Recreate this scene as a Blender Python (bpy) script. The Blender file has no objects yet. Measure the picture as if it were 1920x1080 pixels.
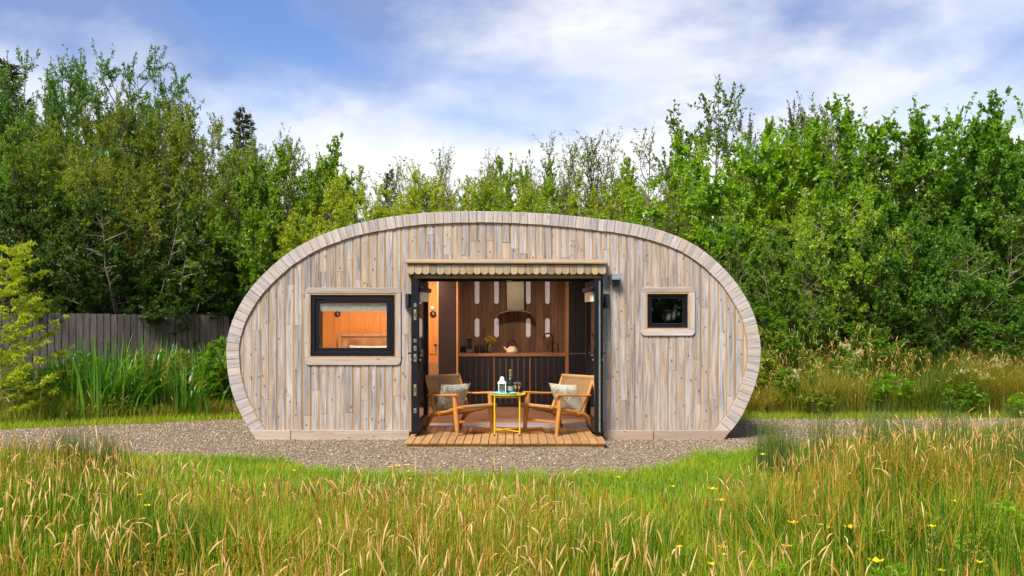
import bpy, math, random
import numpy as np
from mathutils import Vector, Matrix

R = math.radians
S = bpy.context.scene
COL = S.collection

# ------------------------------------------------------------------ camera, sky, sun, exposure
CAM_D, CAM_H, FPX, HZ = 12.57, 1.71, 1760.0, 585.0     # metres to the facade, eye height, focal length and horizon of the 1920 frame
cam_d = bpy.data.cameras.new("camera")
cam = bpy.data.objects.new("camera", cam_d)
COL.objects.link(cam)
cam.location = (0, -CAM_D, CAM_H)
cam.rotation_euler = (R(90), 0, 0)
cam_d.sensor_width = 36
cam_d.lens = 36 * FPX / 1920
cam_d.shift_y = (HZ - 540) / 1920
cam_d.clip_start = 0.05
cam_d.clip_end = 3000
S.camera = cam

SUN_EL, SUN_AZ = 53, -30          # azimuth measured from straight behind the camera towards the right
world = bpy.data.worlds.new("World")
S.world = world
world.use_nodes = True


def build_world():
    nt = world.node_tree
    N, L = nt.nodes, nt.links
    N.clear()
    out = N.new("ShaderNodeOutputWorld")
    sky = N.new("ShaderNodeTexSky")
    sky.sky_type = 'NISHITA'
    sky.sun_disc = False
    sky.sun_elevation = R(SUN_EL)
    sky.sun_rotation = R(180 - SUN_AZ)
    sky.air_density = 1.0
    sky.dust_density = 0.0
    sky.ozone_density = 3.0
    bg1 = N.new("ShaderNodeBackground")
    bg1.inputs[1].default_value = 0.10
    hs = N.new("ShaderNodeHueSaturation")
    hs.inputs["Saturation"].default_value = 1.12
    hs.inputs["Hue"].default_value = 0.515
    L.new(sky.outputs[0], hs.inputs["Color"])
    L.new(hs.outputs[0], bg1.inputs[0])
    # clouds: noise on a flat layer seen in perspective
    tc = N.new("ShaderNodeTexCoord")
    sep = N.new("ShaderNodeSeparateXYZ")
    L.new(tc.outputs["Generated"], sep.inputs[0])

    def m(op, a, b=None, c=None):
        n = N.new("ShaderNodeMath")
        n.operation = op
        for i, v in enumerate((a, b, c)):
            if v is None:
                continue
            if isinstance(v, (int, float)):
                n.inputs[i].default_value = v
            else:
                L.new(v, n.inputs[i])
        return n.outputs[0]
    z = m('ADD', m('MAXIMUM', sep.outputs[2], 0.0), 0.42)
    u = m('DIVIDE', sep.outputs[0], z)
    v = m('DIVIDE', sep.outputs[1], z)
    comb = N.new("ShaderNodeCombineXYZ")
    L.new(u, comb.inputs[0])
    L.new(v, comb.inputs[1])
    comb.inputs[2].default_value = 22.4
    n1 = N.new("ShaderNodeTexNoise")
    n1.inputs["Scale"].default_value = 1.7
    n1.inputs["Detail"].default_value = 7
    n1.inputs["Roughness"].default_value = 0.52
    n1.inputs["Distortion"].default_value = 0.35
    L.new(comb.outputs[0], n1.inputs["Vector"])
    n2 = N.new("ShaderNodeTexNoise")
    n2.inputs["Scale"].default_value = 3.0
    n2.inputs["Detail"].default_value = 6
    n2.inputs["Roughness"].default_value = 0.55
    L.new(comb.outputs[0], n2.inputs["Vector"])
    # cover grows towards the horizon, where the layer is seen edge-on
    el = m('MAXIMUM', sep.outputs[2], 0.0)
    hz = m('POWER', m('SUBTRACT', 1.0, m('MINIMUM', m('DIVIDE', el, 0.30), 1.0)), 1.5)
    cov = m('ADD', m('MULTIPLY', m('SUBTRACT', n1.outputs[0], 0.47), 3.2), m('MULTIPLY', hz, 1.6))
    covc = N.new("ShaderNodeClamp")
    L.new(m('ADD', cov, 0.36), covc.inputs[0])
    ramp = N.new("ShaderNodeValToRGB")
    cr = ramp.color_ramp
    cr.elements[0].position = 0.40
    cr.elements[0].color = (0.29, 0.35, 0.57, 1)
    cr.elements[1].position = 0.62
    cr.elements[1].color = (0.97, 0.96, 0.98, 1)
    L.new(m('ADD', n2.outputs[0], m('MULTIPLY', hz, 0.55)), ramp.inputs[0])
    bg2 = N.new("ShaderNodeBackground")
    bg2.inputs[1].default_value = 0.72
    L.new(ramp.outputs[0], bg2.inputs[0])
    mix = N.new("ShaderNodeMixShader")
    L.new(m('MULTIPLY', covc.outputs[0], 0.95), mix.inputs[0])
    L.new(bg1.outputs[0], mix.inputs[1])
    L.new(bg2.outputs[0], mix.inputs[2])
    L.new(mix.outputs[0], out.inputs[0])


build_world()

sun_d = bpy.data.lights.new("sun", 'SUN')
sun = bpy.data.objects.new("sun", sun_d)
COL.objects.link(sun)
sun_d.energy = 4.2
sun_d.angle = R(16)
sun_d.color = (1.0, 0.955, 0.88)
sd = Vector((math.sin(R(SUN_AZ)) * math.cos(R(SUN_EL)), -math.cos(R(SUN_AZ)) * math.cos(R(SUN_EL)), math.sin(R(SUN_EL))))
sun.rotation_euler = sd.to_track_quat('Z', 'Y').to_euler()
sun.location = (6, -20, 20)

S.view_settings.view_transform = 'Standard'
S.view_settings.look = 'None'
S.view_settings.exposure = 0.70
S.view_settings.gamma = 1.0
S.view_settings.use_curve_mapping = False
S.cycles.max_bounces = 4
S.cycles.diffuse_bounces = 2
S.cycles.glossy_bounces = 3
S.cycles.transparent_max_bounces = 10
S.cycles.transmission_bounces = 4
S.cycles.sample_clamp_indirect = 8.0
S.cycles.adaptive_threshold = 0.03


def W(px, py, Y):
    """the point at depth Y that a 1920-frame measurement names"""
    d = Y + CAM_D
    return Vector(((px - 960) / FPX * d, Y, CAM_H + (HZ - py) / FPX * d))


# ------------------------------------------------------------------ helpers
def link(o, parent=None):
    COL.objects.link(o)
    if parent is not None:
        o.parent = parent
    return o


def tag(o, label=None, cat=None, group=None, kind=None):
    if label:
        o["label"] = label
    if cat:
        o["category"] = cat
    if group:
        o["group"] = group
    if kind:
        o["kind"] = kind
    return o


def empty(name, loc=(0, 0, 0), rz=0.0, parent=None):
    o = bpy.data.objects.new(name, None)
    o.location = loc
    o.rotation_euler = (0, 0, rz)
    o.empty_display_size = 0.1
    return link(o, parent)


class MB:
    def __init__(self):
        self.v, self.f, self.m = [], [], []

    def quadbox(self, c8, mi=0):
        """eight corners: bottom four then top four, both counter-clockwise"""
        b = len(self.v)
        self.v += [tuple(p) for p in c8]
        for f in ((3, 2, 1, 0), (4, 5, 6, 7), (0, 1, 5, 4), (1, 2, 6, 5), (2, 3, 7, 6), (3, 0, 4, 7)):
            self.f.append(tuple(b + i for i in f))
            self.m.append(mi)
        return self

    def box(self, x0, x1, y0, y1, z0, z1, mi=0):
        return self.quadbox(((x0, y0, z0), (x1, y0, z0), (x1, y1, z0), (x0, y1, z0),
                             (x0, y0, z1), (x1, y0, z1), (x1, y1, z1), (x0, y1, z1)), mi)

    def prism_y(self, poly, y0, y1, mi=0):
        """polygon of (x, z), counter-clockwise seen from -Y, extruded from y0 (front) to y1"""
        b, n = len(self.v), len(poly)
        self.v += [(x, y0, z) for x, z in poly] + [(x, y1, z) for x, z in poly]
        self.f.append(tuple(b + i for i in range(n)))
        self.f.append(tuple(b + n + i for i in reversed(range(n))))
        self.m += [mi, mi]
        for i in range(n):
            j = (i + 1) % n
            self.f.append((b + j, b + i, b + n + i, b + n + j))
            self.m.append(mi)
        return self

    def tube(self, pts, rad, n=8, mi=0, caps=True, flat=None):
        """pts: polyline, rad: radius or list; flat=(a,b): ellipse factors"""
        pts = [Vector(p) for p in pts]
        k = len(pts)
        rad = rad if isinstance(rad, (list, tuple)) else [rad] * k
        b = len(self.v)
        up = None
        for i, p in enumerate(pts):
            t = (pts[min(i + 1, k - 1)] - pts[max(i - 1, 0)]).normalized()
            if up is None:
                up = Vector((0, 0, 1)) if abs(t.z) < 0.9 else Vector((0, 1, 0))
            sx = t.cross(up)
            if sx.length < 1e-5:
                sx = t.cross(Vector((1, 0, 0)))
            sx.normalize()
            up = sx.cross(t).normalized()
            fa, fb = flat if flat else (1, 1)
            for j in range(n):
                a = 2 * math.pi * (j + 0.5) / n
                self.v.append(tuple(p + sx * (math.cos(a) * rad[i] * fa) + up * (math.sin(a) * rad[i] * fb)))
        for i in range(k - 1):
            for j in range(n):
                j2 = (j + 1) % n
                self.f.append((b + i * n + j, b + i * n + j2, b + (i + 1) * n + j2, b + (i + 1) * n + j))
                self.m.append(mi)
        if caps:
            self.f.append(tuple(b + j for j in reversed(range(n))))
            self.f.append(tuple(b + (k - 1) * n + j for j in range(n)))
            self.m += [mi, mi]
        return self

    def lathe(self, prof, c=(0, 0, 0), n=20, mi=0):
        """prof: (radius, z) from bottom to top"""
        b, k = len(self.v), len(prof)
        for r, z in prof:
            for j in range(n):
                a = 2 * math.pi * j / n
                self.v.append((c[0] + r * math.cos(a), c[1] + r * math.sin(a), c[2] + z))
        for i in range(k - 1):
            for j in range(n):
                j2 = (j + 1) % n
                self.f.append((b + i * n + j, b + i * n + j2, b + (i + 1) * n + j2, b + (i + 1) * n + j))
                self.m.append(mi)
        if prof[0][0] > 1e-4:
            self.f.append(tuple(b + j for j in reversed(range(n))))
            self.m.append(mi)
        if prof[-1][0] > 1e-4:
            self.f.append(tuple(b + (k - 1) * n + j for j in range(n)))
            self.m.append(mi)
        return self

    def mesh(self, name, mats):
        me = bpy.data.meshes.new(name)
        me.from_pydata(self.v, [], self.f)
        for mt in (mats if isinstance(mats, (list, tuple)) else [mats]):
            me.materials.append(mt)
        me.polygons.foreach_set("material_index", self.m)
        me.update()
        return me

    def build(self, name, mats, parent=None, smooth=False, bevel=0.0, loc=None, seg=1):
        me = self.mesh(name, mats)
        if smooth:
            me.polygons.foreach_set("use_smooth", [True] * len(me.polygons))
        o = link(bpy.data.objects.new(name, me), parent)
        if loc is not None:
            o.location = loc
        if smooth:
            es = o.modifiers.new("edges", 'EDGE_SPLIT')
            es.split_angle = R(50)
        if bevel:
            bv = o.modifiers.new("bevel", 'BEVEL')
            bv.width = bevel
            bv.segments = seg
            bv.limit_method = 'ANGLE'
        return o


def np_mesh(name, V, quads=None, tris=None, mat=None, rnd=None, mats=None, mi=None):
    me = bpy.data.meshes.new(name)
    V = np.asarray(V, np.float32).reshape(-1, 3)
    parts, starts, pos = [], [], 0
    if quads is not None and len(quads):
        q = np.asarray(quads, np.int32).reshape(-1, 4)
        parts.append(q.ravel())
        starts.append(np.arange(len(q), dtype=np.int32) * 4)
        pos = len(q) * 4
    if tris is not None and len(tris):
        t = np.asarray(tris, np.int32).reshape(-1, 3)
        parts.append(t.ravel())
        starts.append(pos + np.arange(len(t), dtype=np.int32) * 3)
    loops, st = np.concatenate(parts), np.concatenate(starts)
    me.vertices.add(len(V))
    me.vertices.foreach_set("co", V.ravel())
    me.loops.add(len(loops))
    me.loops.foreach_set("vertex_index", loops)
    me.polygons.add(len(st))
    me.polygons.foreach_set("loop_start", st)
    for x in (mats or [mat]):
        me.materials.append(x)
    if mi is not None:
        me.polygons.foreach_set("material_index", np.asarray(mi, np.int32))
    me.update(calc_edges=True)
    if rnd is not None:
        at = me.attributes.new("rnd", 'FLOAT', 'POINT')
        at.data.foreach_set("value", np.asarray(rnd, np.float32))
    return me


# ------------------------------------------------------------------ materials
class NT:
    def __init__(self, name, spec=0.5, rough=0.6):
        self.mat = bpy.data.materials.new(name)
        self.mat.use_nodes = True
        self.nt = self.mat.node_tree
        self.N, self.L = self.nt.nodes, self.nt.links
        self.b = self.N["Principled BSDF"]
        self.b.inputs["Roughness"].default_value = rough
        self.b.inputs["Specular IOR Level"].default_value = spec

    def node(self, t, **kw):
        n = self.N.new(t)
        for k, v in kw.items():
            setattr(n, k, v)
        return n

    def put(self, sock, v):
        if hasattr(v, "links") or hasattr(v, "is_output"):
            self.L.new(v, sock)
        else:
            sock.default_value = v

    def math(self, op, a, b=0.0, c=None):
        n = self.node("ShaderNodeMath", operation=op)
        self.put(n.inputs[0], a)
        self.put(n.inputs[1], b)
        if c is not None:
            self.put(n.inputs[2], c)
        return n.outputs[0]

    def coords(self, scale=(1, 1, 1), which="Object", rand=True):
        tc = self.node("ShaderNodeTexCoord")
        mp = self.node("ShaderNodeMapping")
        mp.inputs["Scale"].default_value = scale
        if rand:
            oi = self.node("ShaderNodeObjectInfo")
            mul = self.node("ShaderNodeVectorMath", operation='SCALE')
            mul.inputs[0].default_value = (37.0, 53.0, 71.0)
            self.L.new(oi.outputs["Random"], mul.inputs["Scale"])
            add = self.node("ShaderNodeVectorMath", operation='ADD')
            self.L.new(tc.outputs[which], add.inputs[0])
            self.L.new(mul.outputs[0], add.inputs[1])
            self.L.new(add.outputs[0], mp.inputs[0])
        else:
            self.L.new(tc.outputs[which], mp.inputs[0])
        return mp.outputs[0]

    def noise(self, vec, scale=1.0, detail=4, rough=0.55, dist=0.0):
        n = self.node("ShaderNodeTexNoise")
        n.inputs["Scale"].default_value = scale
        n.inputs["Detail"].default_value = detail
        n.inputs["Roughness"].default_value = rough
        n.inputs["Distortion"].default_value = dist
        self.L.new(vec, n.inputs["Vector"])
        return n.outputs[0]

    def ramp(self, fac, *stops, interp='LINEAR'):
        n = self.node("ShaderNodeValToRGB")
        cr = n.color_ramp
        cr.interpolation = interp
        while len(cr.elements) < len(stops):
            cr.elements.new(0.5)
        for e, (p, c) in zip(cr.elements, stops):
            e.position = p
            e.color = (*c, 1) if len(c) == 3 else c
        self.L.new(fac, n.inputs[0])
        return n.outputs[0]

    def mix(self, fac, a, b, mode='MIX'):
        n = self.node("ShaderNodeMix", data_type='RGBA', blend_type=mode)
        self.put(n.inputs[0], fac)
        for s, v in ((n.inputs[6], a), (n.inputs[7], b)):
            if isinstance(v, tuple) and len(v) == 3:
                v = (*v, 1)
            self.put(s, v)
        return n.outputs[2]

    def bump(self, h, strength=0.3, dist=0.01):
        n = self.node("ShaderNodeBump")
        n.inputs["Strength"].default_value = strength
        n.inputs["Distance"].default_value = dist
        self.L.new(h, n.inputs["Height"])
        self.L.new(n.outputs[0], self.b.inputs["Normal"])

    def color(self, c):
        if isinstance(c, tuple):
            self.b.inputs["Base Color"].default_value = (*c, 1)
        else:
            self.L.new(c, self.b.inputs["Base Color"])
        return self.mat


def plain(name, c, rough=0.5, metal=0.0, spec=0.5, var=0.12, scale=18.0):
    n = NT(name, spec, rough)
    n.b.inputs["Metallic"].default_value = metal
    v = n.noise(n.coords(), scale, 3)
    lo, hi = tuple(x * (1 - var) for x in c), tuple(min(1, x * (1 + var)) for x in c)
    return n.color(n.ramp(v, (0.3, lo), (0.7, hi)))


def wood(name, axis, cols, tan=(0.50, 0.32, 0.17), tan_amt=0.5, knots=1.0, rough=0.8, grain=1.0, objvar=0.35, spec=0.25, nails=0.0, mottle=0.0):
    """cols: three tones dark/mid/light of the board face; grain runs along axis"""
    n = NT(name, spec, rough)
    st = [14.0, 14.0, 14.0]
    st["xyz".index(axis)] = 0.9
    vec = n.coords(tuple(st))
    g1 = n.noise(vec, 2.2 * grain, 6, 0.62, 0.6)
    fine = [60.0, 60.0, 60.0]
    fine["xyz".index(axis)] = 2.5
    g2 = n.noise(n.coords(tuple(fine)), 3.0 * grain, 3, 0.6)
    base = n.ramp(g1, (0.28, cols[0]), (0.5, cols[1]), (0.72, cols[2]))
    base = n.mix(n.math('MULTIPLY', g2, 0.5), base, n.mix(1.0, base, (0.62, 0.58, 0.55), 'MULTIPLY'))
    # patches of less weathered wood
    pt = [5.0, 5.0, 5.0]
    pt["xyz".index(axis)] = 1.2
    p = n.noise(n.coords(tuple(pt)), 1.6, 3, 0.5, 0.4)
    base = n.mix(n.math('MULTIPLY', n.ramp(p, (0.50, (0, 0, 0)), (0.70, (1, 1, 1))), tan_amt), base, tan)
    oi = n.node("ShaderNodeObjectInfo")
    rnd = oi.outputs["Random"]
    tone = n.ramp(rnd, (0.0, (1 - objvar,) * 3), (0.5, (1.0, 0.97, 0.94)), (1.0, (1 + objvar * 0.45, 1 + objvar * 0.42, 1 + objvar * 0.42)))
    base = n.mix(1.0, base, tone, 'MULTIPLY')
    rnd2 = n.math('FRACT', n.math('MULTIPLY', rnd, 17.31))
    base = n.mix(n.math('MULTIPLY', n.math('POWER', rnd2, 3.0), 0.5 * tan_amt + 0.1), base, tan)
    if knots:
        kv = [7.5, 7.5, 7.5]
        kv["xyz".index(axis)] = 4.2
        vo = n.node("ShaderNodeTexVoronoi", feature='F1')
        vo.inputs["Scale"].default_value = 1.0
        vo.inputs["Randomness"].default_value = 1.0
        n.L.new(n.coords(tuple(kv)), vo.inputs["Vector"])
        k = n.ramp(vo.outputs["Distance"], (0.05, (1, 1, 1)), (0.13, (0, 0, 0)))
        base = n.mix(n.math('MULTIPLY', k, 0.8 * knots), base, (0.10, 0.065, 0.04))
    if mottle:          # stains that run over several boards
        big = n.noise(n.coords((1.6, 1.6, 0.55), rand=False), 1.3, 5, 0.6, 0.8)
        base = n.mix(n.math('MULTIPLY', n.ramp(big, (0.46, (0, 0, 0)), (0.68, (1, 1, 1))), mottle), base, n.mix(1.0, base, (0.66, 0.63, 0.62), 'MULTIPLY'))
    if nails:
        nv = [22.0, 22.0, 22.0]
        nv["xyz".index(axis)] = 12.0
        vn = n.node("ShaderNodeTexVoronoi", feature='F1')
        vn.inputs["Scale"].default_value = 1.0
        n.L.new(n.coords(tuple(nv)), vn.inputs["Vector"])
        sel = n.node("ShaderNodeSeparateColor")
        n.L.new(vn.outputs["Color"], sel.inputs[0])
        k2 = n.math('MULTIPLY', n.ramp(vn.outputs["Distance"], (0.13, (1, 1, 1)), (0.26, (0, 0, 0))), n.math('GREATER_THAN', sel.outputs[0], 0.80))
        base = n.mix(n.math('MULTIPLY', k2, 0.85 * nails), base, (0.05, 0.04, 0.035))
    n.bump(g2, 0.35, 0.004)
    return n.color(base)


M = {}
M['clad'] = wood('weathered_larch_vertical', 'z', ((0.16, 0.155, 0.165), (0.42, 0.385, 0.365), (0.63, 0.585, 0.56)), (0.52, 0.36, 0.21), 0.45, nails=1.0, objvar=0.17, mottle=0.5)
M['clad_x'] = wood('weathered_larch_horizontal', 'x', ((0.30, 0.27, 0.26), (0.48, 0.425, 0.40), (0.63, 0.57, 0.53)), (0.55, 0.38, 0.23), 0.38)
M['surround'] = wood('window_surround_larch', 'z', ((0.33, 0.295, 0.28), (0.50, 0.445, 0.41), (0.63, 0.57, 0.53)), (0.55, 0.38, 0.23), 0.3, objvar=0.1, knots=0.6)
M['rim'] = wood('weathered_rim_board', 'z', ((0.30, 0.275, 0.27), (0.49, 0.44, 0.42), (0.65, 0.60, 0.57)), (0.56, 0.38, 0.23), 0.3, knots=0.5, objvar=0.13)
M['tan'] = wood('fresh_larch_edge', 'z', ((0.34, 0.20, 0.09), (0.48, 0.30, 0.14), (0.56, 0.37, 0.19)), (0.52, 0.31, 0.13), 0.4, knots=0)
M['plinth'] = wood('plinth_larch', 'x', ((0.36, 0.29, 0.23), (0.50, 0.41, 0.335), (0.61, 0.515, 0.43)), (0.48, 0.31, 0.19), 0.5, knots=0.8, nails=0.8)
M['awning'] = wood('awning_larch', 'z', ((0.26, 0.20, 0.13), (0.42, 0.33, 0.22), (0.54, 0.44, 0.31)), (0.55, 0.33, 0.12), 0.6, knots=0.8)
M['awning_x'] = wood('awning_rail_larch', 'x', ((0.28, 0.21, 0.14), (0.44, 0.33, 0.22), (0.55, 0.43, 0.30)), (0.5, 0.3, 0.14), 0.5, knots=0.5)
M['deck'] = wood('deck_softwood', 'y', ((0.28, 0.155, 0.062), (0.42, 0.24, 0.098), (0.53, 0.32, 0.14)), (0.46, 0.235, 0.085), 0.5, knots=0.5, rough=0.65, objvar=0.22)
M['deck_x'] = wood('deck_fascia_softwood', 'x', ((0.30, 0.18, 0.065), (0.43, 0.27, 0.10), (0.52, 0.34, 0.145)), (0.45, 0.25, 0.075), 0.5, knots=0.5, objvar=0.15)
M['backwall'] = wood('stained_reclaimed_boards', 'z', ((0.085, 0.045, 0.03), (0.18, 0.10, 0.068), (0.30, 0.185, 0.13)), (0.28, 0.15, 0.095), 0.5, knots=1.0, rough=0.5, objvar=0.4, spec=0.4)
M['floor'] = wood('interior_floor_boards', 'x', ((0.24, 0.13, 0.09), (0.36, 0.21, 0.15), (0.46, 0.29, 0.21)), (0.4, 0.22, 0.13), 0.4, rough=0.35, spec=0.5)
M['orange_ply'] = wood('warm_oiled_plywood', 'z', ((0.55, 0.22, 0.065), (0.66, 0.28, 0.085), (0.74, 0.34, 0.12)), (0.7, 0.29, 0.08), 0.3, knots=0, rough=0.5, objvar=0.12)
M['headboard'] = wood('headboard_wood', 'z', ((0.26, 0.14, 0.075), (0.40, 0.23, 0.13), (0.50, 0.31, 0.18)), (0.45, 0.25, 0.12), 0.4, knots=0.6)
M['copper_wood'] = wood('worktop_oak', 'x', ((0.34, 0.16, 0.085), (0.46, 0.24, 0.135), (0.55, 0.31, 0.18)), (0.48, 0.24, 0.12), 0.4, knots=0, rough=0.4, spec=0.5)
M['strip_wood'] = wood('edge_strip_wood', 'z', ((0.40, 0.20, 0.11), (0.52, 0.29, 0.16), (0.6, 0.36, 0.22)), (0.5, 0.27, 0.14), 0.4, knots=0, rough=0.45)
M['teak'] = wood('oiled_teak', 'x', ((0.46, 0.17, 0.03), (0.60, 0.25, 0.05), (0.68, 0.32, 0.075)), (0.62, 0.24, 0.04), 0.3, knots=0, rough=0.42, spec=0.45, objvar=0.1)
M['fence'] = wood('grey_fence_board', 'z', ((0.075, 0.062, 0.058), (0.15, 0.126, 0.115), (0.22, 0.19, 0.17)), (0.18, 0.14, 0.11), 0.4, knots=0.6, objvar=0.4)
M['charcoal'] = plain('charcoal_upvc', (0.008, 0.009, 0.013), 0.35, 0, 0.3, 0.2)
M['navy_black'] = plain('dark_cabinet_laminate', (0.016, 0.014, 0.018), 0.38, 0, 0.5, 0.2)
M['fridge'] = plain('dark_brown_panel', (0.035, 0.022, 0.024), 0.3, 0, 0.5, 0.15)
M['gap_line'] = plain('cabinet_gap_strip', (0.66, 0.55, 0.54), 0.5)
M['black_metal'] = plain('black_metal', (0.012, 0.012, 0.013), 0.35, 0.4)
M['lamp_grey'] = plain('grey_cast_metal', (0.16, 0.19, 0.23), 0.4, 0.3)
M['lamp_dark'] = plain('dark_grey_lamp_body', (0.03, 0.03, 0.036), 0.5, 0.2)
M['steel'] = plain('brushed_steel', (0.19, 0.18, 0.155), 0.4, 1.0, 0.5, 0.1, 40)
M['silver'] = plain('lock_zinc', (0.62, 0.62, 0.58), 0.3, 0.9)
M['brass'] = plain('lock_brass', (0.55, 0.50, 0.30), 0.35, 0.9)
M['threshold'] = plain('aluminium_threshold', (0.42, 0.43, 0.50), 0.35, 0.7)
M['cream_blind'] = plain('cream_blind_fabric', (0.78, 0.72, 0.58), 0.8)
M['white_text'] = plain('white_print', (0.8, 0.8, 0.8), 0.5)
M['yellow'] = plain('yellow_powder_coat', (0.78, 0.50, 0.018), 0.38, 0, 0.5, 0.06)
M['rubber'] = plain('black_rubber', (0.015, 0.015, 0.015), 0.7)
M['turquoise'] = plain('turquoise_glaze', (0.16, 0.58, 0.55), 0.25, 0, 0.5, 0.25, 9)
M['white_paint'] = plain('white_painted_metal', (0.74, 0.75, 0.78), 0.4)
M['bottle'] = plain('dark_green_bottle_glass', (0.012, 0.018, 0.010), 0.08, 0, 0.6)
M['foil'] = plain('gold_foil', (0.62, 0.42, 0.14), 0.32, 0.9, 0.5, 0.3, 120)
M['foil_dark'] = plain('dark_silver_foil', (0.22, 0.22, 0.24), 0.3, 0.9, 0.5, 0.3, 120)
M['label_paper'] = plain('bottle_label_paper', (0.30, 0.29, 0.26), 0.6)
M['cream_enamel'] = plain('cream_enamel', (0.70, 0.62, 0.50), 0.25)
M['mat'] = plain('coir_mat', (0.30, 0.115, 0.04), 0.95, 0, 0.1, 0.3, 70)
M['linen'] = plain('pale_linen', (0.72, 0.62, 0.58), 0.85)
M['clock'] = plain('dark_clock_face', (0.02, 0.012, 0.012), 0.35)
M['petal'] = plain('yellow_petal', (0.80, 0.60, 0.015), 0.5, 0, 0.3)
M['bouquet'] = plain('yellow_bouquet_petal', (0.85, 0.58, 0.03), 0.6, 0, 0.2, 0.2, 60)
M['ceiling'] = plain('white_ceiling', (0.6, 0.55, 0.5), 0.8)
M['slot'] = None


def glass_mat(name, tint=(0.9, 0.95, 0.93), refl=1.0, base_mix=0.04):
    n = NT(name)
    N, L = n.N, n.L
    tr = N.new("ShaderNodeBsdfTransparent")
    tr.inputs[0].default_value = (*tint, 1)
    gl = N.new("ShaderNodeBsdfGlossy")
    gl.inputs["Roughness"].default_value = 0.02
    gl.inputs[0].default_value = (1, 1, 1, 1)
    fr = N.new("ShaderNodeFresnel")
    fr.inputs[0].default_value = 1.5
    f = n.math('MULTIPLY', fr.outputs[0], 1.6 * refl)
    f = n.math('ADD', f, base_mix)
    mx = N.new("ShaderNodeMixShader")
    L.new(f, mx.inputs[0])
    L.new(tr.outputs[0], mx.inputs[1])
    L.new(gl.outputs[0], mx.inputs[2])
    L.new(mx.outputs[0], N["Material Output"].inputs[0])
    return n.mat


M['glass'] = glass_mat('window_glass', (0.95, 0.96, 0.95), 0.45, 0.0)
M['dark_glass'] = glass_mat('tinted_window_glass', (0.10, 0.13, 0.11), 1.2, 0.03)
M['door_glass'] = glass_mat('door_glass', (0.55, 0.6, 0.6), 1.2, 0.04)
M['clear'] = glass_mat('drinking_glass', (0.88, 0.90, 0.86), 1.2, 0.05)
M['wine'] = glass_mat('pale_wine', (0.85, 0.70, 0.35), 1.0, 0.03)


def emit(name, c, s):
    n = NT(name)
    n.b.inputs["Base Color"].default_value = (*c, 1)
    n.b.inputs["Emission Color"].default_value = (*c, 1)
    n.b.inputs["Emission Strength"].default_value = s
    return n.mat


M['slot'] = emit('backlit_frosted_pane', (0.60, 0.56, 0.62), 0.18)
M['lamp_glow'] = emit('lamp_diffuser', (1.0, 0.75, 0.5), 2.0)


def cushion_mat():
    n = NT('leaf_print_cushion', 0.2, 0.9)
    v = n.node("ShaderNodeTexVoronoi", feature='F1')
    v.inputs["Scale"].default_value = 20
    n.L.new(n.coords((1, 1, 1)), v.inputs["Vector"])
    c = n.ramp(n.math('FRACT', n.math('MULTIPLY', v.outputs["Distance"], 3.1)), (0.0, (0.10, 0.11, 0.06)), (0.25, (0.42, 0.40, 0.29)), (0.6, (0.74, 0.70, 0.58)), (0.9, (0.20, 0.22, 0.13)))
    n.bump(n.noise(n.coords(), 60, 3), 0.3, 0.004)
    return n.color(c)


M['cushion'] = cushion_mat()


def rattan_mat():
    n = NT('woven_cord', 0.3, 0.7)
    v = n.noise(n.coords((90, 90, 90)), 1.0, 2)
    return n.color(n.ramp(v, (0.3, (0.26, 0.135, 0.05)), (0.7, (0.50, 0.29, 0.12))))


M['cord'] = rattan_mat()


def leaf_mat(name, stops=None, trans=0.45, rough=0.45, objcol=True, spec=0.35, hue=1.0):
    """leaf or blade: tone by the per-leaf attribute rnd, crown colour by the object's own colour"""
    n = NT(name, spec, rough)
    at = n.node("ShaderNodeAttribute", attribute_name="rnd")
    f = at.outputs["Fac"]
    if objcol:
        oi = n.node("ShaderNodeObjectInfo")
        tone = n.ramp(f, (0.0, (0.50, 0.60, 0.45)), (0.45, (1.0, 1.02, 0.85)), (0.85, (1.45, 1.32, 0.85)), (1.0, (1.75, 1.45, 0.85)))
        c = n.mix(1.0, oi.outputs["Color"], tone, 'MULTIPLY')
    else:
        c = n.ramp(f, *stops)
    n.N.remove(n.b)
    df = n.N.new("ShaderNodeBsdfDiffuse")
    n.L.new(c, df.inputs[0])
    tb = n.N.new("ShaderNodeBsdfTranslucent")
    n.L.new(n.mix(1.0, c, (1.7, 1.6, 0.4), 'MULTIPLY'), tb.inputs[0])
    mx = n.N.new("ShaderNodeMixShader")
    mx.inputs[0].default_value = trans
    n.L.new(df.outputs[0], mx.inputs[1])
    n.L.new(tb.outputs[0], mx.inputs[2])
    gl = n.N.new("ShaderNodeBsdfGlossy")
    gl.inputs["Roughness"].default_value = rough
    mx2 = n.N.new("ShaderNodeMixShader")
    mx2.inputs[0].default_value = 0.09 * spec
    n.L.new(mx.outputs[0], mx2.inputs[1])
    n.L.new(gl.outputs[0], mx2.inputs[2])
    n.L.new(mx2.outputs[0], n.N["Material Output"].inputs[0])
    return n.mat


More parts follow.
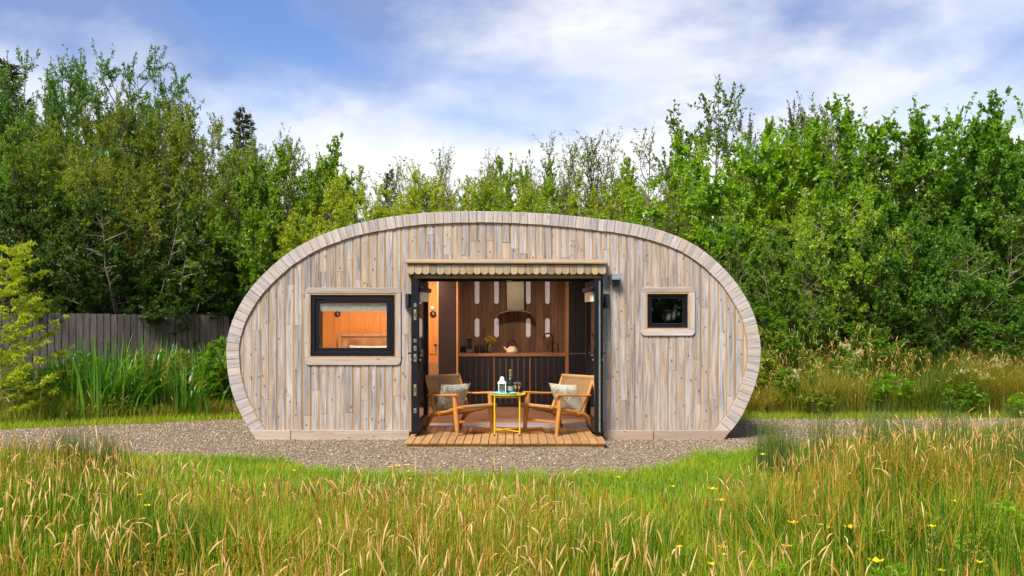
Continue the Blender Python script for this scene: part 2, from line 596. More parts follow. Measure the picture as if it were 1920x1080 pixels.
M['leaf'] = leaf_mat('tree_leaf')
M['needle'] = leaf_mat('conifer_needle', trans=0.25)
M['bark'] = plain('tree_bark', (0.13, 0.10, 0.075), 0.9, 0, 0.1, 0.4, 25)
M['bark_pale'] = plain('pale_bark', (0.26, 0.20, 0.14), 0.9, 0, 0.1, 0.35, 25)
M['blade'] = leaf_mat('meadow_blade', ((0.0, (0.026, 0.085, 0.004)), (0.28, (0.085, 0.21, 0.004)), (0.52, (0.25, 0.36, 0.006)), (0.75, (0.44, 0.37, 0.03)), (1.0, (0.60, 0.36, 0.07))), 0.30, 0.5, False, 0.2)
M['bank'] = leaf_mat('bank_blade', ((0.0, (0.055, 0.12, 0.010)), (0.35, (0.14, 0.22, 0.014)), (0.65, (0.28, 0.27, 0.025)), (1.0, (0.48, 0.33, 0.09))), 0.4, 0.5, False, 0.2)
M['lawn'] = leaf_mat('lawn_blade', ((0.0, (0.14, 0.25, 0.008)), (0.5, (0.26, 0.40, 0.012)), (0.85, (0.40, 0.44, 0.02)), (1.0, (0.48, 0.38, 0.06))), 0.4, 0.5, False, 0.2)
M['rush'] = leaf_mat('rush_stem', ((0.0, (0.05, 0.10, 0.015)), (0.5, (0.11, 0.17, 0.022)), (0.85, (0.20, 0.22, 0.04)), (1.0, (0.34, 0.22, 0.06))), 0.25, 0.5, False)
M['seed'] = leaf_mat('ripe_seed_head', ((0.0, (0.54, 0.34, 0.10)), (0.5, (0.72, 0.52, 0.20)), (0.85, (0.82, 0.66, 0.33)), (1.0, (0.60, 0.33, 0.06))), 0.35, 0.7, False, 0.15)
M['rust'] = leaf_mat('rusty_stem', ((0.0, (0.30, 0.13, 0.018)), (0.5, (0.48, 0.25, 0.03)), (1.0, (0.60, 0.40, 0.06))), 0.25, 0.7, False, 0.15)
M['iris'] = leaf_mat('sword_leaf', ((0.0, (0.03, 0.11, 0.010)), (0.5, (0.085, 0.235, 0.018)), (0.88, (0.20, 0.34, 0.04)), (1.0, (0.42, 0.34, 0.09))), 0.35, 0.35, False, 0.5)
M['stem_green'] = plain('flower_stem', (0.10, 0.18, 0.03), 0.6)


def ground_mat():
    n = NT('meadow_soil', 0.1, 0.95)
    v = n.noise(n.coords((1, 1, 1), rand=False), 1.7, 8, 0.65)
    w = n.noise(n.coords((1, 1, 1), rand=False), 45, 4, 0.6)
    c = n.ramp(v, (0.32, (0.045, 0.075, 0.014)), (0.5, (0.085, 0.115, 0.022)), (0.68, (0.13, 0.125, 0.04)))
    c = n.mix(n.math('MULTIPLY', w, 0.6), c, (0.055, 0.05, 0.022))
    n.bump(w, 0.8, 0.03)
    return n.color(c)


def gravel_mat(name='gravel_bed'):
    n = NT(name, 0.15, 0.9)
    vo = n.node("ShaderNodeTexVoronoi", feature='F1')
    vo.inputs["Scale"].default_value = 46
    n.L.new(n.coords((1, 1, 1), rand=False), vo.inputs["Vector"])
    sepc = n.node("ShaderNodeSeparateColor")
    n.L.new(vo.outputs["Color"], sepc.inputs[0])
    c = n.ramp(sepc.outputs[0], (0.0, (0.16, 0.115, 0.07)), (0.45, (0.31, 0.23, 0.15)), (0.8, (0.42, 0.33, 0.225)), (1.0, (0.56, 0.46, 0.34)))
    edge = n.ramp(vo.outputs["Distance"], (0.35, (1, 1, 1)), (0.75, (0.32, 0.3, 0.27)))
    c = n.mix(1.0, c, edge, 'MULTIPLY')
    big = n.noise(n.coords((1, 1, 1), rand=False), 1.1, 4, 0.6)
    c = n.mix(n.math('MULTIPLY', n.ramp(big, (0.5, (0, 0, 0)), (0.75, (1, 1, 1))), 0.35), c, (0.20, 0.19, 0.09))
    n.bump(n.math('MULTIPLY', vo.outputs["Distance"], -1.0), 1.0, 0.02)
    return n.color(c)


M['ground'] = ground_mat()
M['gravel'] = gravel_mat()


def stone_mat():
    n = NT('gravel_stone', 0.2, 0.85)
    at = n.node("ShaderNodeAttribute", attribute_name="rnd")
    c = n.ramp(at.outputs["Fac"], (0.0, (0.15, 0.105, 0.06)), (0.4, (0.31, 0.232, 0.15)), (0.8, (0.44, 0.345, 0.235)), (1.0, (0.60, 0.50, 0.37)))
    return n.color(c)


M['stone'] = stone_mat()

# ------------------------------------------------------------------ the ground and the gravel
rng = np.random.default_rng(7)
gb = MB()
gx = [-900, -60, -20, 20, 60, 900]
gy = [-200, -40, -14, 20, 60, 1500]
for y in gy:
    for x in gx:
        gb.v.append((x, y, 0.0))
for j in range(5):
    for i in range(5):
        a = j * 6 + i
        gb.f.append((a, a + 1, a + 7, a + 6))
        gb.m.append(0)
tag(gb.build('ground', M['ground']), kind='structure')

# outline of the gravelled apron, front edge then back edge
GR_FRONT = [(-14, -0.5), (-9, -0.9), (-7.0, -1.15), (-5.0, -1.40), (-3.6, -1.55), (-2.95, -1.62), (-2.6, -1.85), (-2.25, -2.35), (-1.9, -2.62), (-1.2, -2.75), (-0.3, -2.82), (0.6, -2.80),
            (1.3, -2.62), (1.75, -2.25), (2.0, -1.8), (2.2, -1.48), (2.8, -1.30), (3.4, -0.85), (4.2, -0.25), (5.5, 0.35), (7.5, 1.05), (10, 1.5), (14, 1.8)]
GR_BACK = [(14, 2.6), (9, 2.55), (6.5, 2.45), (4.0, 2.4), (2.5, 2.6), (-2.5, 2.6), (-4.4, 2.35), (-5.6, 1.80), (-7.2, 1.10), (-8.6, 0.65), (-10.5, 0.2), (-14, -0.1)]


def front_y(x):
    return np.interp(x, [p[0] for p in GR_FRONT], [p[1] for p in GR_FRONT])


def back_y(x):
    b = sorted(GR_BACK)
    return np.interp(x, [p[0] for p in b], [p[1] for p in b])


xs = np.linspace(-14, 14, 141)
wob = 0.05 * np.sin(xs * 9.1) + 0.04 * np.sin(xs * 23.7 + 1) + 0.03 * np.sin(xs * 51.3)
gv = MB()
for x, w in zip(xs, wob):
    gv.v.append((x, float(front_y(x) + w), 0.006))
    gv.v.append((x, float(back_y(x) - w), 0.006))
for i in range(140):
    gv.f.append((2 * i, 2 * i + 2, 2 * i + 3, 2 * i + 1))
    gv.m.append(0)
tag(gv.build('gravel_path', M['gravel']), kind='structure')


def scatter_stones(n):
    x = rng.uniform(-9, 9, n * 2)
    fy, by = front_y(x), back_y(x)
    y = fy + (by - fy) * rng.uniform(0, 1, n * 2)
    keep = ~((np.abs(x - 0.0) < 3.55) & (y > 0.02))
    x, y = x[keep][:n], y[keep][:n]
    n = len(x)
    s = rng.uniform(0.004, 0.0105, n) * rng.choice([1, 1, 1, 1, 1.5, 1.9], n)
    base = np.array([(1, 0, 0), (-1, 0, 0), (0, 1, 0), (0, -1, 0), (0, 0, 1), (0, 0, -1)], float)
    V = base[None] * (s[:, None, None] * rng.uniform(0.6, 1.4, (n, 6, 1)))
    V[:, :, 2] *= 0.65
    a = rng.uniform(0, 6.28, n)
    ca, sa = np.cos(a)[:, None], np.sin(a)[:, None]
    X = V[:, :, 0] * ca - V[:, :, 1] * sa
    Yv = V[:, :, 0] * sa + V[:, :, 1] * ca
    tilt = rng.uniform(-0.5, 0.5, n)[:, None]
    Z = V[:, :, 2] + X * tilt
    P = np.stack([X + x[:, None], Yv + y[:, None], Z + 0.006 + (s * 0.35)[:, None]], -1)
    F = np.array([(0, 2, 4), (2, 1, 4), (1, 3, 4), (3, 0, 4), (2, 0, 5), (1, 2, 5), (3, 1, 5), (0, 3, 5)])
    T = (F[None] + (np.arange(n) * 6)[:, None, None]).reshape(-1, 3)
    me = np_mesh('gravel_stones', P, tris=T, mat=M['stone'], rnd=np.repeat(rng.uniform(0, 1, n), 6))
    tag(link(bpy.data.objects.new('gravel_stones', me)), 'loose grey and beige gravel stones strewn over the apron round the cabin', 'gravel', kind='stuff')


scatter_stones(44000)

# ------------------------------------------------------------------ the cabin
PXM = 140.0


def fx(px):
    return (px - 960) / PXM


def fz(py):
    return (825.0 - py) / PXM


OUT_PX = [(481, 825), (462, 794), (445, 761), (432.5, 723), (426, 680), (427, 638), (440, 594), (469, 544), (515, 496), (562, 462), (620, 435), (687, 416), (770, 402.5), (840, 398), (910, 397),
          (1000, 400), (1060, 404.5), (1120, 411), (1174, 418), (1232, 431), (1287, 452), (1330, 480), (1370, 519), (1399, 561), (1416, 600), (1425, 645), (1424, 684), (1416, 719), (1403, 753), (1386, 787), (1356, 825)]


def catmull(pts, k=14):
    P = [Vector(p) for p in pts]
    P = [P[0] * 2 - P[1]] + P + [P[-1] * 2 - P[-2]]
    out = []
    for i in range(1, len(P) - 2):
        a, b, c, d = P[i - 1], P[i], P[i + 1], P[i + 2]
        for s in range(k):
            t = s / k
            out.append(0.5 * ((2 * b) + (c - a) * t + (2 * a - 5 * b + 4 * c - d) * t * t + (3 * b - a - 3 * c + d) * t ** 3))
    out.append(P[-2])
    return out


OUTL = catmull([(fx(a), fz(b)) for a, b in OUT_PX])
OX = np.array([p.x for p in OUTL])
OZ = np.array([p.y for p in OUTL])
SEG = np.hypot(np.diff(OX), np.diff(OZ))
ARC = np.concatenate([[0], np.cumsum(SEG)])
ARCL = float(ARC[-1])


def out_at(s):
    return Vector((float(np.interp(s, ARC, OX)), float(np.interp(s, ARC, OZ))))


def normal_at(s):
    a, b = out_at(max(0, s - 0.06)), out_at(min(ARCL, s + 0.06))
    t = (b - a).normalized()
    return Vector((t.y, -t.x))          # pointing into the oval (the outline runs clockwise)


itop = int(np.argmax(OZ))
ileft, iright = int(np.argmin(OX)), int(np.argmax(OX))


def oval_top(x):
    return float(np.interp(x, OX[ileft:iright + 1], OZ[ileft:iright + 1]))


def oval_bottom(x):
    if x < OX[0]:
        return float(np.interp(x, OX[:ileft + 1][::-1], OZ[:ileft + 1][::-1]))
    if x > OX[-1]:
        return float(np.interp(x, OX[iright:][::-1], OZ[iright:][::-1]))
    return 0.0


DOOR = (-1.345, 1.215, 0.0, 2.20)
WIN1 = (fx(582), fx(741), fz(669), fz(553))
WIN2 = (fx(1213), fx(1290), fz(616), fz(551))
OPEN = [DOOR, WIN1, WIN2]

cabin = empty('oval_cabin', (0, 0, 0))
tag(cabin, 'oval timber-clad garden cabin with weathered boards and open black double doors', 'cabin')

front_wall = MB()
rp = random.Random(11)


def wall_rects(x0, x1, zb, zt):
    """rectangles of one board column left over by the openings"""
    rects = [(x0, x1, zb, zt)]
    for a, b, c, d in OPEN:
        new = []
        for r in rects:
            if r[1] <= a or r[0] >= b or r[3] <= c or r[2] >= d:
                new.append(r)
                continue
            if r[3] > d:
                new.append((r[0], r[1], d, r[3]))
            if r[2] < c:
                new.append((r[0], r[1], r[2], c))
            lo, hi = max(r[2], c), min(r[3], d)
            if r[0] < a:
                new.append((r[0], a, lo, hi))
            if r[1] > b:
                new.append((b, r[1], lo, hi))
        rects = new
    return [r for r in rects if r[1] - r[0] > 0.012 and r[3] - r[2] > 0.03]


core = MB()
planks = []
x = OX[ileft] + 0.02
while x < OX[iright] - 0.03:
    w = rp.uniform(0.104, 0.118)
    x0, x1 = x, min(x + w, OX[iright] - 0.015)
    x = x1
    xa, xb = x0 + 0.002, x1 - 0.002
    zt = min(oval_top(xa), oval_top(xb)) - 0.035
    zb = max(oval_bottom(xa), oval_bottom(xb)) + 0.04
    if oval_bottom(xa) == 0 and oval_bottom(xb) == 0:
        zb = 0.10
    if zt - zb < 0.06:
        continue
    for r in wall_rects(x0, x1, zb, zt):
        core.box(r[0] - 0.002, r[1] + 0.002, 0.034, 0.13, r[2] - 0.01, r[3] + 0.005)
        h = r[3] - r[2]
        cuts = []
        if h > 1.6:
            cuts = sorted(rp.uniform(r[2] + 0.3, r[3] - 0.3) for _ in range(rp.choice([0, 1, 1, 2, 2])))
        elif h > 0.7:
            cuts = [rp.uniform(r[2] + 0.2, r[3] - 0.2)] if rp.random() < 0.35 else []
        zs = [r[2]] + [c for i, c in enumerate(cuts) if i == 0 or c - cuts[i - 1] > 0.35] + [r[3]]
        for za, zc in zip(zs[:-1], zs[1:]):
            planks.append((r[0], r[1], za + 0.0015, zc - 0.0015))

fw = core.build('front_wall', M['tan'], cabin)
for (a, b, c, d) in planks:
    mb = MB()
    tw = 0.018 if b - a > 0.06 else 0.004
    dy = rp.uniform(-0.003, 0.003)
    ch = 0.003
    # board with chamfered long edges, then its recessed tongue
    p0, p1 = a + 0.0015, b - tw
    prof = [(p0, dy + ch), (p0 + ch, dy), (p1 - ch, dy), (p1, dy + ch), (p1, 0.033), (p0, 0.033)]
    n0 = len(mb.v)
    mb.v += [(px, py, c) for px, py in prof] + [(px, py, d) for px, py in prof]
    k = len(prof)
    mb.f.append(tuple(n0 + i for i in reversed(range(k))))
    mb.f.append(tuple(n0 + k + i for i in range(k)))
    mb.m += [0, 0]
    for i in range(k):
        j = (i + 1) % k
        mb.f.append((n0 + i, n0 + j, n0 + k + j, n0 + k + i))
        mb.m.append(0)
    if tw > 0.01:
        mb.box(p1 + 0.0005, b - 0.0005, dy + 0.006, 0.033, c, d, 1)
    mb.build('wall_board', [M['clad'], M['tan']], fw)

# rim of short boards round the front edge
rim = MB()
nseg = int(ARCL / 0.113)
ring_in, ring_out = [], []


def rim_w(s):
    return 0.150 + 0.022 * min(1, abs(s - ARCL / 2) / (ARCL / 2) * 1.6)


for i in range(len(OUTL)):
    s = float(ARC[i])
    p, nn = out_at(s), normal_at(s)
    ring_out.append(p + nn * 0.006)
    ring_in.append(p + nn * (rim_w(s) + 0.012))
for i in range(len(OUTL) - 1):
    a, b, c, d = ring_out[i], ring_out[i + 1], ring_in[i + 1], ring_in[i]
    rim.quadbox(((a.x, -0.004, a.y), (d.x, -0.004, d.y), (d.x, 0.10, d.y), (a.x, 0.10, a.y),
                 (b.x, -0.004, b.y), (c.x, -0.004, c.y), (c.x, 0.10, c.y), (b.x, 0.10, b.y)))
rim_o = rim.build('rim', M['tan'], cabin)
cutpts = [0.0]
while cutpts[-1] < ARCL - 0.09:
    cutpts.append(min(ARCL, cutpts[-1] + rp.uniform(0.098, 0.124)))
cutpts[-1] = ARCL
for s0, s1 in zip(cutpts[:-1], cutpts[1:]):
    sm = (s0 + s1) / 2
    pm, nm = out_at(sm), normal_at(sm)
    ang = math.atan2(nm.x, nm.y)
    gap = 0.0020
    loc = []
    dw = rp.uniform(-0.003, 0.003)
    mat3 = Matrix.Rotation(ang, 3, 'Y')
    inv = mat3.inverted()

    def to_local(p):
        q = inv @ Vector((p.x - pm.x, 0, p.y - pm.y))
        return (q.x, q.z)
    pts = []
    for s in (s0 + gap, sm, s1 - gap):
        pts.append(to_local(out_at(s)))
    inn = []
    for s in (s1 - gap, sm, s0 + gap):
        inn.append(to_local(out_at(s) + normal_at(s) * (rim_w(s) + dw)))
    poly = pts + inn
    area = sum(poly[i][0] * poly[(i + 1) % 6][1] - poly[(i + 1) % 6][0] * poly[i][1] for i in range(6))
    if area < 0:
        poly = poly[::-1]
    mb = MB()
    dy = rp.uniform(-0.004, 0.004)
    mb.prism_y(poly, -0.026 + dy * 0.6, -0.006)
    o = mb.build('rim_board', M['rim'], rim_o, bevel=0.003)
    o.location = (pm.x, 0, pm.y)
    o.rotation_euler = (0, ang, 0)

# plinth boards along the foot of the wall
for a, b in ((fx(479), fx(546)), (fx(547), fx(768))):
    mb = MB()
    z1 = 0.128
    xl0 = a if a > fx(500) else fx(481.5)
    xl1 = a if a > fx(500) else fx(470)
    mb.prism_y([(xl0, 0.0), (b - 0.002, 0.0), (b - 0.002, z1), (xl1, z1)], -0.041, -0.002)
    mb.build('plinth_board', M['plinth'], fw, bevel=0.003)
for a, b in ((fx(1131), fx(1224)), (fx(1225), fx(1356))):
    mb = MB()
    xr0 = b if b < fx(1300) else fx(1355)
    xr1 = b if b < fx(1300) else fx(1369)
    mb.prism_y([(a, 0.0), (xr0 - 0.002, 0.0), (xr1 - 0.002, 0.128), (a, 0.128)], -0.041, -0.002)
    mb.build('plinth_board', M['plinth'], fw, bevel=0.003)

# shell: long boards running back from the rim
DEPTH = 4.05
sh = MB()
step = 6
idx = list(range(0, len(OUTL), step))
if idx[-1] != len(OUTL) - 1:
    idx.append(len(OUTL) - 1)
shell_o = None
for i0, i1 in zip(idx[:-1], idx[1:]):
    a, b = OUTL[i0], OUTL[i1]
    na, nb = normal_at(float(ARC[i0])), normal_at(float(ARC[i1]))
    a, b = a + na * 0.008, b + nb * 0.008
    c, d = b + nb * 0.09, a + na * 0.09
    mb = MB()
    g = (b - a) * 0.02
    mb.quadbox(((a.x + g.x, 0.101, a.y + g.y), (d.x, 0.101, d.y), (d.x, DEPTH, d.y), (a.x + g.x, DEPTH, a.y + g.y),
                (b.x - g.x, 0.101, b.y - g.y), (c.x, 0.101, c.y), (c.x, DEPTH, c.y), (b.x - g.x, DEPTH, b.y - g.y)))
    if shell_o is None:
        shell_o = empty('shell', parent=cabin)
    mb.build('shell_board', M['deck'] if False else M['clad_x'], shell_o)
bk = MB()
bk.prism_y([(p.x, p.y) for p in (q + normal_at(float(ARC[i])) * 0.05 for i, q in enumerate(OUTL))][::-1][::3], DEPTH - 0.12, DEPTH - 0.02)
bk.build('back_wall', M['clad'], cabin)
# floor, ceiling and inner lining
fl = MB()
fl.box(-3.2, 2.9, 0.80, DEPTH - 0.13, 0.02, 0.095)
flo = fl.build('floor', M['copper_wood'], cabin)
for i in range(26):
    y0 = 0.86 + i * 0.117
    if y0 > DEPTH - 0.25:
        break
    xa = -3.1
    off = rp.uniform(0.3, 1.2)
    while xa < 2.8:
        xb = min(2.85, xa + off)
        MB().box(xa, xb - 0.003, y0, y0 + 0.114, 0.0955, 0.11).build('floor_board', M['floor'], flo)
        xa, off = xb, rp.uniform(0.9, 1.5)
cl = MB()
cl.box(-2.7, 2.4, 0.14, DEPTH - 0.13, 2.44, 2.48)
cl.build('ceiling', M['ceiling'], cabin)

# the recessed porch behind the awning
RB = 0.86
pr = MB()
pr.box(DOOR[0] - 0.03, DOOR[0], 0.13, RB, 0.0, 2.23)
pr.box(DOOR[1], DOOR[1] + 0.03, 0.13, RB, 0.0, 2.23)
pr.build('porch_side', M['clad'], cabin)
for i in range(6):
    y0 = 0.02 + i * 0.13
    MB().box(DOOR[0] + 0.001, DOOR[1] - 0.001, y0, y0 + 0.126, 2.20, 2.225).build('porch_soffit', M['awning_x'], cabin)

# ---- awning with scalloped boards
aw = empty('awning', (0, 0, 0), parent=cabin)
ax0, ax1 = W(759, 490, -0.16).x, W(1139, 490, -0.16).x
MB().quadbox(((ax0, -0.20, fz(495.6)), (ax1, -0.20, fz(496.6)), (ax1, -0.004, fz(494)), (ax0, -0.004, fz(493)),
              (ax0, -0.20, fz(492)), (ax1, -0.20, fz(493)), (ax1, -0.004, fz(487)), (ax0, -0.004, fz(486)))).build('cap_board', M['awning_x'], aw, bevel=0.004)
na = 27
sx0, sx1 = ax0 + 0.035, ax1 - 0.015
zt_, zs_ = fz(498), fz(511)
for i in range(na):
    a = sx0 + (sx1 - sx0) * i / na
    b = sx0 + (sx1 - sx0) * (i + 1) / na - 0.004
    r = (b - a) / 2
    cxm = (a + b) / 2
    dz = rp.uniform(-0.003, 0.003)
    arc = [(cxm + r * math.cos(t), zs_ + dz + 0.8 * r * math.sin(t)) for t in [math.pi + math.pi * k / 9 for k in range(10)]]
    dy = rp.uniform(-0.003, 0.003)
    MB().prism_y(arc + [(b, zt_), (a, zt_)], -0.165 + dy, -0.145 + dy).build('scallop_board', M['awning'], aw, bevel=0.002)
MB().box(sx0, sx1, -0.142, -0.004, fz(500), fz(497.6)).build('awning_batten', M['awning_x'], aw)
for xx in (ax0 + 0.04, ax1 - 0.06):
    MB().quadbox(((xx, -0.12, fz(513)), (xx + 0.03, -0.12, fz(513)), (xx + 0.03, -0.004, fz(521)), (xx, -0.004, fz(521)),
                  (xx, -0.12, fz(500.5)), (xx + 0.03, -0.12, fz(500.5)), (xx + 0.03, -0.004, fz(500.5)), (xx, -0.004, fz(500.5)))).build('bracket', M['awning_x'], aw)
# header strip under the scallops
MB().box(DOOR[0] + 0.02, DOOR[1] - 0.02, -0.002, 0.018, 2.160, 2.199).build('header_strip', M['awning_x'], aw)

# ---- door frame
FY = 0.78
df = MB()
df.box(DOOR[0] + 0.002, DOOR[0] + 0.075, FY, FY + 0.07, 0.1105, 2.143)
df.box(DOOR[1] - 0.075, DOOR[1] - 0.002, FY, FY + 0.07, 0.1105, 2.143)
df.box(DOOR[0] + 0.002, DOOR[1] - 0.002, FY, FY + 0.07, 2.143, 2.198)
dfo = df.build('door_frame', M['charcoal'], cabin, bevel=0.004)
MB().box(-0.09, 0.0, FY - 0.003, FY - 0.0005, 2.147, 2.155).build('maker_plate', M['white_text'], dfo)
th = MB()
th.quadbox(((DOOR[0] + 0.08, FY - 0.06, 0.06), (DOOR[1] - 0.08, FY - 0.06, 0.06), (DOOR[1] - 0.08, FY + 0.08, 0.06), (DOOR[0] + 0.08, FY + 0.08, 0.06),
            (DOOR[0] + 0.08, FY - 0.05, 0.10), (DOOR[1] - 0.08, FY - 0.05, 0.10), (DOOR[1] - 0.08, FY + 0.08, 0.122), (DOOR[0] + 0.08, FY + 0.08, 0.122)))
th.build('threshold', M['threshold'], cabin, bevel=0.003)


def door_leaf(hx, hy, side, ang):
    """side -1: left leaf. Local: the leaf runs along -y from its hinge, x is its thickness (inner face towards the opening)"""
    L, T, z0, z1, fr = 1.09, 0.085, 0.125, 2.135, 0.115
    mb = MB()
    x0, x1 = (0.0, T) if side > 0 else (-T, 0.0)
    for (ya, yb, za, zb) in ((-fr, 0, z0, z1), (-L, -L + fr, z0, z1), (-L + fr, -fr, z0, z0 + fr + 0.03), (-L + fr, -fr, z1 - fr, z1)):
        mb.box(x0, x1, ya, yb, za, zb)
    leaf = mb.build('door', M['charcoal'], cabin, bevel=0.006)
    leaf.location = (hx, hy, 0)
    leaf.rotation_euler = (0, 0, ang)
    xm = (x0 + x1) / 2
    gm = MB()
    gm.box(xm - 0.012, xm + 0.012, -L + fr - 0.008, -fr + 0.008, z0 + fr + 0.022, z1 - fr + 0.008)
    gm.build('door_glass', M['door_glass'], leaf)
    s = -side           # direction from the leaf to the opening
    xi = 0.0 if side < 0 else 0.0
    # blind cassette and blind on the inner face
    c0, c1 = sorted((0.0 + s * 0.002, s * 0.05))
    MB().box(c0, c1, -L + 0.09, -0.06, z1 - 0.155, z1 - 0.095).build('blind_cassette', M['charcoal'], leaf, bevel=0.01, seg=2)
    c0, c1 = sorted((s * 0.003, s * 0.022))
    MB().box(c0, c1, -L + 0.13, -0.10, z1 - 0.285, z1 - 0.157).build('blind', M['cream_blind'], leaf)
    # handles on both faces
    for xs_, dirx in ((0.0, s), (side * T, side)):
        h = MB()
        b0, b1 = sorted((xs_ + dirx * 0.001, xs_ + dirx * 0.012))
        h.box(b0, b1, -L + 0.035, -L + 0.07, 1.02, 1.25)
        h.tube([(xs_ + dirx * 0.01, -L + 0.052, 1.17), (xs_ + dirx * 0.055, -L + 0.052, 1.17)], 0.010, 8)
        h.tube([(xs_ + dirx * 0.05, -L + 0.045, 1.17), (xs_ + dirx * 0.05, -L + 0.175, 1.165)], 0.010, 8)
        h.build('door_handle', M['charcoal'], leaf)
        MB().lathe([(0.014, 0), (0.014, 0.012), (0.004, 0.013)], (0, 0, 0), 12).build('lock_cylinder', M['silver'], leaf, loc=(xs_ + dirx * 0.012, -L + 0.052, 1.08)).rotation_euler = (0, R(90) * dirx, 0)
    # locking hardware on the free edge
    if side < 0:
        for pz, hh, mt in ((1.80, 0.045, 'silver'), (1.675, 0.14, 'brass'), (1.335, 0.04, 'silver'), (1.235, 0.06, 'silver'), (1.11, 0.10, 'silver'), (0.69, 0.15, 'brass'), (0.42, 0.06, 'silver')):
            MB().box(xm - 0.017, xm + 0.017, -L - 0.004, -L - 0.0003, pz - hh / 2, pz + hh / 2).build('lock_plate', M[mt], leaf, bevel=0.002)
            MB().box(xm - 0.006, xm + 0.006, -L - 0.010, -L - 0.0043, pz - hh / 5, pz + hh / 5).build('lock_bolt', M['black_metal'], leaf)
    else:
        MB().box(xm + 0.008, xm + 0.028, -L - 0.003, -L - 0.0003, z0 + 0.02, z1 - 0.02).build('edge_strip', M['silver'], leaf)
    return leaf


door_leaf(-1.185, 0.775, -1, R(-2.0))
door_leaf(1.045, 0.775, 1, R(2.0))


# ---- windows
def round_rect(x0, x1, z0, z1, r, k=6):
    pts = []
    for cx, cz, a0 in ((x1 - r, z0 + r, -90), (x1 - r, z1 - r, 0), (x0 + r, z1 - r, 90), (x0 + r, z0 + r, 180)):
        for i in range(k + 1):
            a = R(a0 + 90 * i / k)
            pts.append((cx + r * math.cos(a), cz + r * math.sin(a)))
    return pts


def ring_prism(mb, outer, inner, y0, y1, mi=0):
    n = len(outer)
    b = len(mb.v)
    for (x, z) in outer:
        mb.v.append((x, y0, z))
    for (x, z) in inner:
        mb.v.append((x, y0, z))
    for (x, z) in outer:
        mb.v.append((x, y1, z))
    for (x, z) in inner:
        mb.v.append((x, y1, z))
    for i in range(n):
        j = (i + 1) % n
        for f in ((b + i, b + j, b + n + j, b + n + i), (b + j, b + i, b + 2 * n + i, b + 2 * n + j), (b + n + i, b + n + j, b + 3 * n + j, b + 3 * n + i),
                  (b + 2 * n + j, b + 2 * n + i, b + 3 * n + i, b + 3 * n + j)):
            mb.f.append(f)
            mb.m.append(mi)
    return mb


def rect_loop(x0, x1, z0, z1, k=6):
    out = []
    for cx, cz in ((x1, z0), (x1, z1), (x0, z1), (x0, z0)):
        out += [(cx, cz)] * (k + 1)
    return out


def window(rect, trim, fwid, glassm, handle):
    x0, x1, z0, z1 = rect
    wo = empty('window', ((x0 + x1) / 2, 0, z0), parent=cabin)
    off = Vector((-(x0 + x1) / 2, 0, -z0))

    def put(mb, name, mt, **kw):
        o = mb.build(name, mt, wo, **kw)
        o.location = off
        return o
    t0, t1, t2, t3 = trim
    tk = 0.006
    # surround boards: top, bottom, two sides, each its own board with rounded outer corners
    rr = 0.065
    top = [(t0, z1 + 0.016), (t1, z1 + 0.016)] + [(t1 - rr + rr * math.cos(R(a)), t3 - rr + rr * math.sin(R(a))) for a in range(0, 91, 15)] + [(t0 + rr + rr * math.cos(R(a)), t3 - rr + rr * math.sin(R(a))) for a in range(90, 181, 15)]
    put(MB().prism_y(top, -0.021, -0.004), 'surround_board', M['clad_x'], bevel=0.004)
    bot = [(t0 + rr + rr * math.cos(R(a)), t2 + rr + rr * math.sin(R(a))) for a in range(180, 271, 15)] + [(t1 - rr + rr * math.cos(R(a)), t2 + rr + rr * math.sin(R(a))) for a in range(270, 361, 15)] + [(t1, z0 - 0.016), (t0, z0 - 0.016)]
    put(MB().prism_y(bot, -0.021, -0.004), 'surround_board', M['clad_x'], bevel=0.004)
    put(MB().box(t0, x0 - 0.016, -0.020, -0.004, z0 - 0.014, z1 + 0.014), 'surround_board', M['surround'], bevel=0.004)
    put(MB().box(x1 + 0.016, t1, -0.020, -0.004, z0 - 0.014, z1 + 0.014), 'surround_board', M['surround'], bevel=0.004)
    rv = MB()
    ring_prism(rv, rect_loop(x0 - 0.0155, x1 + 0.0155, z0 - 0.0155, z1 + 0.0155, 0), rect_loop(x0 + 0.004, x1 - 0.004, z0 + 0.004, z1 - 0.004, 0), -0.016, 0.13)
    put(rv, 'reveal', M['tan'])
    fm = MB()
    a = 0.0045
    ring_prism(fm, rect_loop(x0 + a, x1 - a, z0 + a, z1 - a, 0), rect_loop(x0 + fwid * 0.55, x1 - fwid * 0.55, z0 + fwid * 0.55, z1 - fwid * 0.55, 0), 0.002, 0.075)
    put(fm, 'window_frame', M['charcoal'], bevel=0.006)
    sm = MB()
    ring_prism(sm, rect_loop(x0 + fwid * 0.56, x1 - fwid * 0.56, z0 + fwid * 0.56, z1 - fwid * 0.56, 0), rect_loop(x0 + fwid, x1 - fwid, z0 + fwid, z1 - fwid, 0), 0.014, 0.065)
    put(sm, 'sash', M['charcoal'], bevel=0.008)
    put(MB().box(x0 + fwid - 0.003, x1 - fwid + 0.003, 0.036, 0.044, z0 + fwid - 0.003, z1 - fwid + 0.003), 'pane', glassm)
    return wo


w1 = window(WIN1, (fx(572), fx(752), fz(685), fz(540)), 0.118, M['glass'], False)
w2 = window(WIN2, (fx(1201), fx(1303), fz(630), fz(539)), 0.066, M['dark_glass'], True)
x0, x1, z0, z1 = WIN1
MB().box(-0.447, 0.447, 0.048, 0.056, z1 - z0 - 0.222, z1 - z0 - 0.121).build('roller_blind', M['cream_blind'], w1)
MB().tube([(0.02, 0.058, 0.07), (0.035, 0.075, 0.12)], 0.006, 6).build('window_handle', M['white_paint'], w2)

